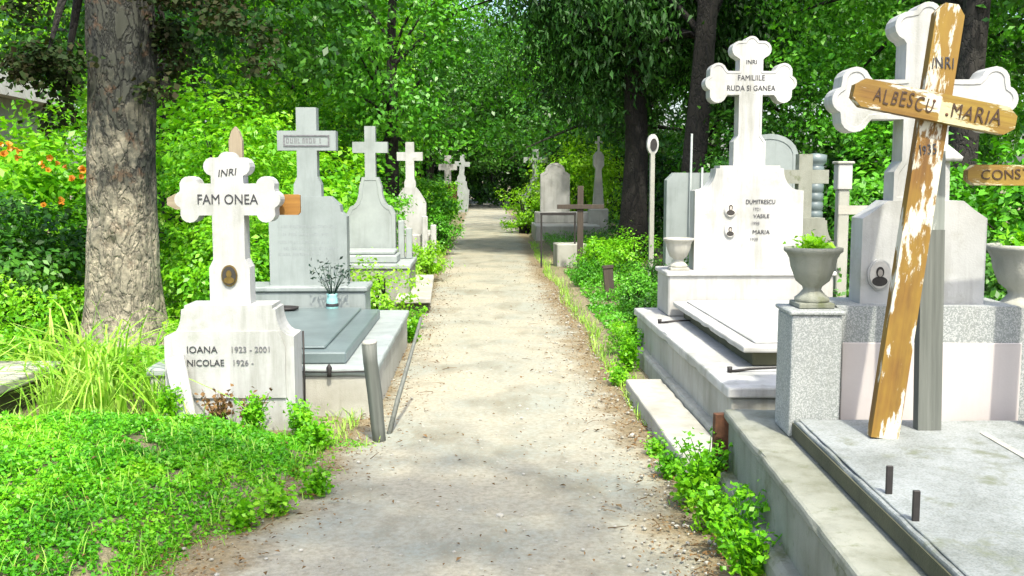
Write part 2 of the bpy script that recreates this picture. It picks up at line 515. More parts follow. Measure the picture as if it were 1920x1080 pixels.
def scallop(cx, z0, zs, zt, wb, wt, n=7):
    """Slab outline with concave shoulders between the wide lower part and the narrow top."""
    right = [(cx + wb, z0), (cx + wb, zs)]
    x0, x1 = wb - (wb - wt) * 0.18, wt + (wb - wt) * 0.15
    right.append((cx + x0, zs + 0.005))
    for i in range(1, n):
        t = i / n * math.pi / 2
        right.append((cx + x0 - (x0 - x1) * math.sin(t) ** 1.0 * 1.0, zs + 0.005 + (zt - zs - 0.03) * (1 - math.cos(t))))
    right += [(cx + x1, zt - 0.025), (cx + wt, zt - 0.022), (cx + wt, zt)]
    left = [(2 * cx - x, z) for x, z in right[::-1]]
    return right + left

# ------------------------------------------------------------------ foliage in numpy
def quad_mesh(name, V, nq):
    me = bpy.data.meshes.new(name)
    me.vertices.add(len(V)); me.vertices.foreach_set('co', V.astype(np.float32).ravel())
    me.loops.add(nq * 4); me.loops.foreach_set('vertex_index', np.arange(nq * 4, dtype=np.int32))
    me.polygons.add(nq)
    me.polygons.foreach_set('loop_start', np.arange(0, nq * 4, 4, dtype=np.int32))
    me.update(calc_edges=True)
    return me

def unit(a):
    return a / np.maximum(1e-9, np.linalg.norm(a, axis=-1, keepdims=True))

def leaf_quads(C, N, L, rng, aspect=0.55, fold=0.12, droop=None):
    """Kite-shaped leaves at C with normals N and length L."""
    n = len(C)
    t = rng.normal(size=(n, 3))
    if droop is not None:
        t = t * 0.35 + droop
    t = unit(t - N * np.sum(t * N, axis=1, keepdims=True))
    s = np.cross(N, t)
    L = L[:, None]
    W = L * aspect * 0.5
    V = np.empty((n, 4, 3))
    V[:, 0] = C - t * L * 0.5
    V[:, 1] = C + s * W + N * L * fold - t * L * 0.05
    V[:, 2] = C + t * L * 0.5 - N * L * fold * 0.6
    V[:, 3] = C - s * W + N * L * fold - t * L * 0.05
    return V.reshape(-1, 3)

def clump_leaves(cent, out_dir, per, rad, size, rng, flat=0.6, droop=None, aspect=0.55, spread=0.75):
    n = len(cent) * per
    C = np.repeat(cent, per, axis=0)
    O = np.repeat(out_dir, per, axis=0)
    rr = np.repeat(rad, per)[:, None]
    off = rng.normal(size=(n, 3)) * rr * 0.55
    off[:, 2] *= flat
    if droop is not None:
        off[:, 2] *= 1.7
    N = unit(O * 0.45 + unit(off) * 0.35 + np.array([0, 0, 0.55]) + rng.normal(size=(n, 3)) * spread * 0.6)
    L = size * rng.uniform(0.6, 1.25, n)
    return leaf_quads(C + off, N, L, rng, aspect, droop=droop)

def crown_points(rng, n, c, r, inner=0.45, lumps=3.0):
    d = unit(rng.normal(size=(n, 3)))
    ph = rng.uniform(0, 6.28, 6)
    lump = 1 + 0.16 * np.sin(lumps * d[:, 0] * 2 + ph[0]) + 0.16 * np.sin(lumps * d[:, 1] * 2.3 + ph[1]) + 0.14 * np.sin(lumps * d[:, 2] * 2.7 + ph[2])
    rad = (inner + (1 - inner) * rng.uniform(0, 1, n) ** 0.55) * lump
    return np.array(c) + d * np.array(r) * rad[:, None], d

def wood_mesh(rnd, h, r0, ends, lean=(0, 0), seg=10, first=0.35, thin=0.4):
    """Trunk with a root flare, bends and limbs that reach the given points."""
    bm = bmesh.new()
    pts, rad = [], []
    k = 9
    for i in range(k + 1):
        t = i / k
        pts.append(Vector((lean[0] * t + (rnd.uniform(-.05, .05) if 0 < i < k else 0) * h * .12, lean[1] * t + (rnd.uniform(-.05, .05) if 0 < i < k else 0) * h * .12, -0.1 + (h + .1) * t)))
        rad.append(r0 * (1.28 if i == 0 else 1 - 0.72 * t))
    tube(bm, pts, rad, seg, True, 0.08, rnd)
    for e in ends:
        e = Vector(e)
        t = min(0.95, max(first, (e.z / h) * rnd.uniform(0.5, 0.8)))
        i = t * k; a = int(i); fr = i - a
        p = pts[a].lerp(pts[min(k, a + 1)], fr)
        r = r0 * (1 - 0.72 * t) * thin
        mid = p.lerp(e, 0.5) + Vector((0, 0, (e - p).length * 0.10))
        q1 = p.lerp(mid, 0.5) + Vector((rnd.uniform(-.1, .1), rnd.uniform(-.1, .1), 0.05))
        tube(bm, [p, q1, mid, mid.lerp(e, .55), e], [r, r * .8, r * .6, r * .4, r * .15], 6, False, 0.1, rnd)
    me = bpy.data.meshes.new('trunk')
    bm.to_mesh(me); bm.free()
    return me

def tree_data(seed, h, r0, c, r, ncl, per, crad, size, droop=False, lean=(0, 0), inner=0.45, first=0.35, nlimb=14, aspect=0.55):
    rng = np.random.default_rng(seed); rnd = random.Random(seed)
    cent, d = crown_points(rng, ncl, c, r, inner)
    dr = np.array([0, 0, -1.0]) if droop else None
    V = clump_leaves(cent, d, per, rng.uniform(.7, 1.3, ncl) * crad, size, rng, droop=dr, aspect=aspect)
    crown = quad_mesh('crown', V, len(V) // 4)
    idx = rng.choice(ncl, min(nlimb, ncl), replace=False)
    trunk = wood_mesh(rnd, h, r0, [cent[i] for i in idx], lean, first=first)
    return trunk, crown

def place_tree(name, data, loc, label, leaf, bark, scale=1.0, rotz=0.0, group=None, cat='tree', parts=('trunk', 'crown')):
    t = thing(name, label, cat, loc, rotz, group)
    t.scale = (scale,) * 3
    for nme, me, mt in ((parts[0], data[0], bark), (parts[1], data[1], leaf)):
        if me is None:
            continue
        o = bpy.data.objects.new(nme, me)
        COL.objects.link(o)
        if len(me.materials) == 0:
            me.materials.append(mt)
        o.material_slots[0].link = 'OBJECT'
        o.material_slots[0].material = mt
        o.parent = t
    return t

# ------------------------------------------------------------------ ground
def path_edges(y):
    l = -0.84 + 0.10 * noise.noise((y * 0.9, 3.1, 0)) + 0.04 * noise.noise((y * 4.0, 8.1, 0))
    r = 1.10 + 0.10 * noise.noise((y * 0.8, 7.7, 0)) + 0.05 * noise.noise((y * 4.3, 1.1, 0))
    if y < 6.2:
        l = l * (1 - (6.2 - y) * .12) - (6.2 - y) * 0.36
    if y > 20:
        r += min(0.35, (y - 20) * .02)
    return l, r

def mound(x, y):
    """Height of the ground-cover bank in the left foreground."""
    dx = (x + 2.35) / 1.55; dy = (y - 5.05) / 1.5
    d = dx * dx + dy * dy
    return 0.20 * max(0.0, 1 - d) ** 0.6

def ground_z(x, y):
    l, r = path_edges(y)
    inside = min(x - l, r - x)
    t = max(0.0, min(1.0, (inside + 0.14) / 0.24))
    base = 0.025 + 0.02 * noise.noise((x * 1.3, y * 1.3, 0)) + 0.012 * noise.noise((x * 5, y * 5, 2))
    z = base * (1 - t) + (-0.03) * t
    return z + mound(x, y) * (1 - t)

def build_ground():
    xs = [-600, -250, -100, -50, -30, -20, -15, -12] + [(-10 + 0.25 * i) for i in range(26)] + [(-3.5 + 0.09 * i) for i in range(60)] + [2 + .25 * i for i in range(33)] + [11, 12, 15, 20, 30, 50, 100, 250, 600]
    xs = sorted(set(round(v, 3) for v in xs))
    ys = [-300, -60, -20, -6, -2, 0, 1] + [1.5 + 0.1 * i for i in range(110)] + [12.6 + .3 * i for i in range(50)] + [28 + i for i in range(50)] + [80, 90, 110, 150, 250, 600, 1200]
    ys = sorted(set(round(v, 3) for v in ys))
    V = [(x, y, ground_z(x, y)) for y in ys for x in xs]
    nx = len(xs)
    F = [(j * nx + i, j * nx + i + 1, (j + 1) * nx + i + 1, (j + 1) * nx + i) for j in range(len(ys) - 1) for i in range(nx - 1)]
    me = bpy.data.meshes.new('ground')
    me.from_pydata(V, [], F)
    m, nt, out = new_mat('earth_and_moss')
    p = nd(nt, 'ShaderNodeBsdfPrincipled', Roughness=0.95)
    v = coords(nt)
    f, raw = noise_fac(nt, v, 3.0, 8, 0.7, 0.38, 0.62)
    col = mixc(nt, f, (0.16, 0.125, 0.075), (0.075, 0.095, 0.03))
    f2, raw2 = noise_fac(nt, v, 22.0, 6, 0.7, 0.4, 0.65)
    col = mixc(nt, f2, col, (0.24, 0.20, 0.125))
    nt.links.new(col, p.inputs['Base Color'])
    nt.links.new(bump(nt, raw2, 0.8, 0.03), p.inputs['Normal'])
    nt.links.new(p.outputs[0], out.inputs[0])
    for q in me.polygons:
        q.use_smooth = True
    obj('ground', me, m, kind='structure')

def build_path():
    ys = [1.0 + 0.08 * i for i in range(180)] + [15.4 + .3 * i for i in range(50)] + [30.4 + i for i in range(70)]
    n = 30
    V = []; MG = []
    for y in ys:
        l, r = path_edges(y)
        for i in range(n + 1):
            t = i / n
            x = l + (r - l) * t
            z = 0.006 + 0.010 * noise.noise((x * 2.2, y * 2.2, 5)) + 0.006 * noise.noise((x * 7, y * 7, 1)) + 0.02 * (1 - (2 * t - 1) ** 2)
            V.append((x, y, z))
            MG.append(max(0.0, 1 - (x - l) / (.25 + .5 * max(0.0, (6.6 - y) / 2.5)), 1 - (r - x) / .5))
    F = [(j * (n + 1) + i, j * (n + 1) + i + 1, (j + 1) * (n + 1) + i + 1, (j + 1) * (n + 1) + i) for j in range(len(ys) - 1) for i in range(n)]
    me = bpy.data.meshes.new('path')
    me.from_pydata(V, [], F)
    at = me.attributes.new('margin', 'FLOAT', 'POINT')
    at.data.foreach_set('value', MG)
    for q in me.polygons:
        q.use_smooth = True
    m, nt, out = new_mat('worn_path')
    p = nd(nt, 'ShaderNodeBsdfPrincipled', Roughness=0.92)
    v = coords(nt)
    f, raw = noise_fac(nt, v, 1.1, 7, 0.62, 0.42, 0.6)
    col = mixc(nt, f, (0.315, 0.30, 0.225), (0.235, 0.255, 0.212))
    f5, _ = noise_fac(nt, coords(nt, (1.0, 0.55, 1)), 2.0, 8, 0.70, 0.50, 0.66)
    col = mixc(nt, f5, col, (0.155, 0.15, 0.105))
    f2, raw2 = noise_fac(nt, v, 34.0, 6, 0.7, 0.42, 0.7)
    col = mixc(nt, f2, col, (0.20, 0.182, 0.125))
    an = nd(nt, 'ShaderNodeAttribute', attribute_name='margin')
    f7, _ = noise_fac(nt, v, 3.2, 8, 0.72, 0.2, 0.8)
    ms = nd(nt, 'ShaderNodeMath', operation='ADD')
    nt.links.new(an.outputs['Fac'], ms.inputs[0]); nt.links.new(f7, ms.inputs[1])
    mh = nd(nt, 'ShaderNodeMapRange')
    mh.inputs[1].default_value = 0.80; mh.inputs[2].default_value = 1.20
    nt.links.new(ms.outputs[0], mh.inputs[0])
    litter_c = mixc(nt, f2, (0.20, 0.16, 0.09), (0.10, 0.08, 0.04))
    col = mixc(nt, mh.outputs[0], col, litter_c)
    vo = nd(nt, 'ShaderNodeTexVoronoi', Scale=46.0)
    nt.links.new(v, vo.inputs['Vector'])
    peb = ramp(nt, vo.outputs['Distance'], [(0.10, (1, 1, 1)), (0.30, (0, 0, 0))])
    mulp = nd(nt, 'ShaderNodeMath', operation='MULTIPLY')
    nt.links.new(peb, mulp.inputs[0]); mulp.inputs[1].default_value = 0.35
    col = mixc(nt, mulp.outputs[0], col, (0.38, 0.36, 0.30))
    nt.links.new(col, p.inputs['Base Color'])
    ad = nd(nt, 'ShaderNodeMath', operation='MULTIPLY_ADD')
    nt.links.new(peb, ad.inputs[0]); ad.inputs[1].default_value = 0.25; nt.links.new(raw2, ad.inputs[2])
    nt.links.new(bump(nt, ad.outputs[0], 0.6, 0.012), p.inputs['Normal'])
    nt.links.new(p.outputs[0], out.inputs[0])
    obj('path', me, m, kind='structure')

build_ground()
build_path()

# ------------------------------------------------------------------ tombs and headstones, left of the path
def portrait(parent, x, z, rx, rz, y, rim, face=True):
    bm = bmesh.new(); oval(bm, rx * 1.18, rz * 1.15, -0.010, 0.0)
    obj('portrait_frame', bm, rim, parent, (x, y, z))
    bm = bmesh.new(); oval(bm, rx, rz, -0.013, -0.008)
    obj('portrait', bm, M['enamel'] if face else M['enamel_dark'], parent, (x, y - .004, z))
    bm = bmesh.new()
    prism(bm, [(rx * .78 * math.cos(R(a)), -rz * .48 + rz * .36 * math.sin(R(a))) for a in range(0, 360, 20)], -0.003, 0, bev=0)
    obj('portrait_figure', bm, M['enamel_dark'] if face else M['bronze'], parent, (x, y - .0175, z))
    bm = bmesh.new()
    prism(bm, [(rx * .40 * math.cos(R(a)), rz * .20 + rz * .40 * math.sin(R(a))) for a in range(0, 360, 20)], -0.004, 0, bev=0)
    obj('portrait_figure', bm, M['enamel_dark'] if face else M['bronze'], parent, (x, y - .018, z))
    if face:
        bm = bmesh.new()
        prism(bm, [(rx * .25 * math.cos(R(a)), rz * .14 + rz * .27 * math.sin(R(a))) for a in range(0, 360, 20)], -0.004, 0, bev=0)
        obj('portrait_figure', bm, M['enamel_face'], parent, (x, y - .0215, z))

def onea():
    t = thing('cross_headstone', 'white marble headstone with trefoil cross reading FAM ONEA and small oval medallion', 'headstone', (-1.575, 6.40, 0))
    ped = obj('pedestal', prismm(scallop(0, -0.05, 0.625, 0.82, 0.40, 0.27), -0.06, 0.20, 0.012), M['marble'], t)
    obj('panel', prismm([(-.345, .24), (.345, .24), (.345, .56), (.31, .66), (-.31, .66), (-.345, .56)], -0.078, -0.069, 0.004), M['marble'], ped)
    text('IOANA', 0.060, M['ink'], ped, (-0.165, -0.085, 0.545), bold=.0008)
    text('1923 - 2001', 0.052, M['ink_soft'], ped, (0.135, -0.085, 0.545))
    text('NICOLAE', 0.058, M['ink'], ped, (-0.145, -0.085, 0.462), sx=.95)
    text('1926 -', 0.052, M['ink_soft'], ped, (0.085, -0.085, 0.462))
    cr = obj('cross', prismm(trefoil(0, 0.815, 1.472, 1.765, 0.098, 0.325, 0.098, (0.085, 0.058), 0.052, (0.125, 1.10)), 0.0, 0.14, 0.010), M['marble'], t)
    text('FAM ONEA', 0.088, M['ink'], cr, (0.0, -0.010, 1.470), sx=.86, bold=.001)
    text('INRI', 0.062, M['ink'], cr, (0.0, -0.010, 1.635), shear=.25, rot=(R(90), R(-6), 0))
    portrait(cr, 0.0, 1.0, 0.042, 0.058, -0.007, M['bronze'], face=False)
    # weathered timber cross standing straight behind the stone one
    k = thing('wooden_cross', 'weathered wooden cross with pointed ends showing behind white FAM ONEA cross', 'cross', (-1.57, 6.62, 0))
    p = [(-.042, 0.0), (.042, 0.0), (.042, 1.84), (.024, 1.90), (0, 1.93), (-.024, 1.90), (-.042, 1.84)]
    obj('post', prismm(p, 0.0, 0.045, 0.004), M['wood_old'], k)
    # crossbar, modelled upright and laid on its side so the grain follows it
    a = [(-.05, 0), (.05, 0), (.05, .38), (.022, .435), (-.022, .435), (-.05, .38)]
    b = [(-.055, 0), (.075, 0), (.075, .39), (.06, .405), (-.05, .405), (-.055, .39)]
    obj('crossbar', prismm(a, -0.03, 0.0, 0.004), M['wood_old'], k, (0.0, 0, 1.455), (0, R(-90), 0))
    obj('crossbar', prismm(b, -0.03, 0.0, 0.004), M['wood_orange'], k, (0.001, 0, 1.445), (0, R(90), 0))
onea()

def grave_grey():
    t = thing('grave', 'grey granite grave with tall plain cross and dark slate lid beside white headstone', 'grave', (-1.58, 6.72, 0))
    # local: x from -0.55 to 0.86, y from 0 (front) to 2.9
    kb = obj('kerb', boxm(-.62, .86, 0.0, 2.95, -.05, .30, .012), M['concrete_white'], t)
    obj('kerb_cap', wornm(-.64, .88, -.02, 2.97, .301, .36, .015), M['grey_pale'], kb)
    ld = obj('lid', boxm(-.52, .66, .10, 2.40, .361, .440, .010), M['lid_dark'], t)
    obj('lid_panel', boxm(-.42, .50, .24, 2.38, .441, .458, .008), M['lid_dark'], ld)
    bs = obj('plinth', boxm(-.56, .52, 2.48, 2.93, .361, .585, .010), M['grey'], t)
    obj('plinth_cap', boxm(-.58, .54, 2.46, 2.95, .586, .635, .012), M['grey'], bs)
    o = [(-.35, .635), (.35, .635), (.35, 1.26), (.30, 1.30), (.29, 1.36), (.20, 1.44), (-.20, 1.44), (-.29, 1.36), (-.30, 1.30), (-.35, 1.26)]
    st = obj('headstone', prismm(o, 2.60, 2.78, .012), M['grey'], t)
    rnd = random.Random(5)
    for i, z in enumerate((1.17, 1.10, 1.03, 0.97, 0.92)):
        strokes(st, M['carved'], -.27 + .05 * (i % 2), .27 - .04 * (i % 3), z, .024, 2.5915, 30 + i)
    cr = obj('cross', prismm(latin(0, 1.44, 1.94, 2.235, .090, .262, .088, (.125, 1.62)), 2.62, 2.76, .010), M['grey'], t)
    bm = bmesh.new()
    for a in ((-.205, .205, 1.978, 1.990), (-.205, .205, 1.888, 1.900), (-.205, -.193, 1.9005, 1.9775), (.193, .205, 1.9005, 1.9775)):
        box(bm, a[0], a[1], 2.606, 2.6128, a[2], a[3], 0)
    obj('inscription_frame', bm, M['ink_soft'], cr)
    strokes(cr, M['ink_soft'], -.18, .17, 1.939, .046, 2.6125, 11)
    bm = bmesh.new()
    tube(bm, [(.33, -.028, .335), (.60, -.028, .331), (.84, -.028, .335)], [.005] * 3, 6)
    tube(bm, [(.565, -.028, .30), (.565, -.028, .325), (.565, -.028, .36), (.565, -.028, .385)], [.016, .012, .020, .004], 8)
    obj('latch', bm, M['iron'], t)
    # jar of wilted stems and a dark dish standing on the lid
    v = thing('flower_jar', 'turquoise jar of dark wilted stems on the grey grave plinth', 'jar', (-1.335, 9.05, 0.4385))
    obj('jar', lathem([(.045, 0), (.055, .02), (.050, .10), (.043, .13), (.05, .15), (.044, .15), (.036, .12)], 20), M['glassjar'], v)
    obj('band', lathem([(.0525, .035), (.056, .04), (.0548, .06), (.0525, .065)], 20), M['ink'], v)
    rng = np.random.default_rng(3); bm = bmesh.new(); tips = []
    for i in range(16):
        a = rng.uniform(0, 6.28); L = rng.uniform(.14, .30); s = rng.uniform(.3, .9)
        e = Vector((math.cos(a) * L * s, math.sin(a) * L * s, .13 + L)); tips.append(e)
        tube(bm, [(0, 0, .10), e * .5 + Vector((0, 0, .06)), e], [.004, .003, .002], 5)
    obj('stems', bm, M['dark_plant'], v)
    C = np.repeat(np.array([list(e) for e in tips]), 7, axis=0) + rng.normal(size=(16 * 7, 3)) * .035
    Vv = leaf_quads(C, unit(rng.normal(size=C.shape)), rng.uniform(.03, .06, len(C)), rng, .4)
    obj('leaves', quad_mesh('leaves', Vv, len(C)), M['dark_plant'], v)
    d = obj('candle_tray', lathem([(.085, 0), (.11, .012), (.115, .028), (.10, .030), (.08, .012)], 22), M['iron'], None, (-1.72, 8.92, .4585))
    tag(d, 'flat black candle tray lying on the dark slate grave lid', 'tray')
grave_grey()

def grave_pale():
    t = thing('grave', 'pale grey grave with small plain cross and scrolled shoulders on concrete box', 'grave', (-1.40, 12.5, 0))
    obj('box', boxm(-.46, .50, 0.0, 1.2, -.05, .50, .012), M['concrete_moss'], t)
    bc = obj('box_cap', wornm(-.48, .52, -.02, 1.22, .501, .56, .012), M['grey_pale'], t)
    obj('tablet', boxm(-.40, .34, .14, .72, .561, .66, .014), M['grey_pale'], t)
    obj('tablet', boxm(-.37, .31, .20, .70, .661, .71, .014), M['grey_pale'], t)
    o = [(-.36, .56), (.27, .56), (.27, 1.14), (.22, 1.24)]
    o += [(.20 - .10 * math.sin(i / 5 * math.pi / 2), 1.25 + .24 * (1 - math.cos(i / 5 * math.pi / 2))) for i in range(6)]
    o += [(.06, 1.62), (-.15, 1.62)]
    o += [(-.19 - .10 * (1 - math.sin(i / 5 * math.pi / 2)), 1.25 + .24 * (1 - math.cos(i / 5 * math.pi / 2))) for i in range(5, -1, -1)]
    o += [(-.31, 1.24), (-.36, 1.14)]
    hs = obj('headstone', prismm(o, .80, .98, .012, inset=(.05, .006)), M['grey_pale'], t)
    obj('cross', prismm(latin(-.045, 1.62, 2.0, 2.27, .068, .225, .07), .82, .96, .010), M['grey_pale'], t)
    for x in (.34, .44):
        obj('pillar', boxm(x - .04, x + .04, .84, .94, .56, 1.06 - (x - .34), .010), M['grey_pale'], t)
    s = thing('grave', 'small bright white gravestone with plain cross behind the pale grey one', 'grave', (-1.28, 18.2, 0))
    obj('base', boxm(-.36, .36, -.15, 1.6, -.05, .62, .015), M['marble_old'], s)
    o = [(-.28, .62), (.28, .62), (.28, 1.16), (.24, 1.25), (.17, 1.36), (.09, 1.46), (-.09, 1.46), (-.17, 1.36), (-.24, 1.25), (-.28, 1.16)]
    obj('headstone', prismm(o, 0, .18, .014), M['marble'], s)
    obj('cross', prismm(latin(0, 1.46, 1.99, 2.24, .075, .225, .075, (.10, 1.60)), .02, .16, .010), M['marble'], s)
    for x, h in ((.27, .95), (.42, .8)):
        obj('pillar', boxm(x - .05, x + .05, -.32, -.20, -.05, h, .012), M['marble'], s)
    c = thing('grave_cover', 'low cracked concrete grave cover at the path edge beyond the grey grave', 'grave cover', (-.88, 13.4, 0), R(2))
    obj('slab', wornm(-.20, .22, -1.4, 1.6, .14, .20, .01), M['concrete_white'], c)
    obj('base', boxm(-.16, .19, -1.32, 1.5, -.05, .139, .01), M['lid_side'], c)
grave_pale()

def left_extras():
    p = thing('leaning_post', 'short grey weathered post leaning at the path edge beside the grave', 'post', (-.63, 6.14, 0), rot=(R(2), R(-5), 0))
    rnd = random.Random(2)
    obj('shaft', tubem([(0, 0, -.08), (0, 0, .1), (.004, 0, .3), (-.003, .002, .5), (0, 0, .615)], [.040, .042, .046, .045, .044], 9, True, .09, rnd), M['wood_grey_bare'], p)
    obj('top', lathem([(.044, .613), (.047, .62), (.042, .632), (.02, .636)], 12), M['concrete_white'], p)
    s = obj('leaning_stick', tubem([(-.60, 6.26, -.03), (-.545, 6.45, .2), (-.475, 6.7, .45), (-.42, 6.9, .66)], [.016, .015, .013, .011], 7, True, .1, rnd), M['wood_grey_bare'])
    tag(s, 'thin wooden stick leaning away from the short grey post', 'stick')
    r = obj('iron_rod', tubem([(-1.165, 6.60, -.05), (-1.162, 6.60, .3), (-1.165, 6.60, .62)], [.007] * 3, 6), M['iron'])
    tag(r, 'thin upright iron rod at the corner of the white headstone', 'rod')
    # marble strip leaning on the pedestal
    o = obj('marble_strip', boxm(-.06, .06, -.015, .015, 0, .52, .005), M['marble_old'], None, (-1.78, 6.16, 0.02), (R(-14), R(-14), 0))
    tag(o, 'loose marble strip leaning on the left of the white headstone pedestal', 'strip')
    # kerb stones at the left edge
    k = thing('grave_kerb', 'old concrete grave slab at the left edge half hidden by long grass', 'grave cover', (-3.75, 6.95, 0), R(-4))
    obj('slab', wornm(-.9, .66, -.45, .55, .21, .28, .012), M['concrete_white'], k)
    obj('base', boxm(-.85, .57, -.38, .5, -.06, .209, .01), M['lid_side'], k)  # dark colour stands for the shadow under the slab
    k = obj('kerb_stone', boxm(-.6, .32, -.10, .10, -.05, .13, .015), M['concrete_white'], None, (-3.05, 6.02, 0), (0, 0, R(14)))
    tag(k, 'low pale kerb stone at the left edge above the ground cover', 'kerb')
left_extras()

# ------------------------------------------------------------------ tombs right of the path
def urn(name, label, loc, s=1.0, plant=None, seed=1, mat='concrete', group=None):
    u = thing(name, label, 'urn', loc, 0, group)
    prof = [(.075, 0), (.078, .02), (.060, .035), (.040, .06), (.045, .075), (.075, .10), (.098, .16), (.105, .20), (.118, .225), (.130, .235), (.130, .25), (.115, .252), (.104, .23), (.09, .22)]
    obj('foot', boxm(-.08 * s, .08 * s, -.08 * s, .08 * s, 0, .024 * s, .004), M[mat], u)
    obj('bowl', lathem([(r * s, (z + .02) * s) for r, z in prof], 36, .025, 12), M[mat], u)
    obj('soil', lathem([(.098 * s, .238 * s), (.095 * s, .246 * s), (.02 * s, .252 * s)], 20), M['soil'], u)
    if plant:
        rng = np.random.default_rng(seed)
        n = 240
        C = rng.normal(size=(n, 3)) * np.array([.036, .036, .022]) * s + np.array([0, 0, .275 * s])
        V = leaf_quads(C, unit(rng.normal(size=(n, 3)) * .6 + [0, -.2, .7]), rng.uniform(.02, .05, n) * s, rng, .6)
        obj('plant', quad_mesh('plant', V, n), M[plant], u, kind='stuff')
    return u

def tomb_trefoil():
    t = thing('tomb', 'white marble tomb with tall trefoil cross and raised lid on concrete kerb', 'tomb', (1.38, 5.56, 0))
    kb = obj('kerb', wornm(0, 1.6, 0, 3.5, -.05, .385, .012), M['concrete_white'], t)
    obj('kerb_cap', wornm(-.025, 1.62, -.025, 3.52, .386, .45, .012), M['marble'], kb)
    obj('kerb_foot', wornm(-.06, 1.63, -.05, 3.5, -.05, .16, .02), M['concrete'], kb)
    obj('step', wornm(-.33, -.065, -.36, 1.85, -.05, .13, .012), M['concrete_white'], t)
    obj('lid_core', boxm(.28, 1.32, .62, 2.80, .451, .545, .006), M['lid_side'], t)  # dark colour carries the shade beneath the lid overhang
    ld = obj('lid', wornm(.20, 1.40, .54, 2.86, .546, .585, .010), M['marble_old'], t)
    obj('lid_panel', boxm(.30, 1.30, .66, 2.80, .586, .598, .006), M['marble'], ld)
    for (x, y) in ((.12, .42), (.06, 2.5)):
        bm = bmesh.new()
        tube(bm, [(x - .03, y, .455), (x + .1, y + .02, .468), (x + .30, y + .02, .475)], [.010, .008, .005], 7)
        tube(bm, [(x - .03, y, .45), (x - .03, y, .485)], [.014, .016], 8)
        obj('lid_hook', bm, M['iron'], t)
    pl = obj('plinth', boxm(.17, 1.56, 2.90, 3.45, .451, .83, .012), M['marble_old'], t)
    obj('plinth_cap', boxm(.15, 1.58, 2.88, 3.47, .790, .828, .008), M['marble'], pl)
    hs = obj('headstone', prismm(scallop(.865, .83, 1.50, 1.71, .46, .255), 3.04, 3.24, .014), M['marble'], t)
    text('DUMITRESCU', .052, M['ink'], hs, (.96, 3.025, 1.405), sx=.8)
    text('1921', .036, M['ink_soft'], hs, (.93, 3.025, 1.345))
    text('VASILE', .046, M['ink'], hs, (.97, 3.025, 1.285))
    text('1998', .036, M['ink_soft'], hs, (.92, 3.025, 1.225))
    text('MARIA', .050, M['ink'], hs, (.97, 3.025, 1.150))
    text('1930', .036, M['ink_soft'], hs, (.91, 3.025, 1.090))
    portrait(hs, .705, 1.345, .045, .062, 3.030, M['marble'])
    portrait(hs, .705, 1.165, .040, .055, 3.030, M['marble'])
    cr = obj('cross', prismm(trefoil(.865, 1.71, 2.395, 2.78, .098, .385, .098, (.095, .070), .062, (.135, 1.96)), 3.07, 3.22, .012, inset=(.02, .004)), M['marble'], t)
    text('INRI', .05, M['ink'], cr, (.865, 3.063, 2.565))
    text('FAMILIILE', .062, M['ink'], cr, (.865, 3.063, 2.435), sx=.9)
    text('RUDA SI GANEA', .062, M['ink'], cr, (.865, 3.063, 2.350), sx=.9)
    urn('stone_urn', 'small pale empty stone urn beside the tall trefoil headstone', (1.66, 8.62, .83), 1.0, None, 1, 'concrete_white')
tomb_trefoil()

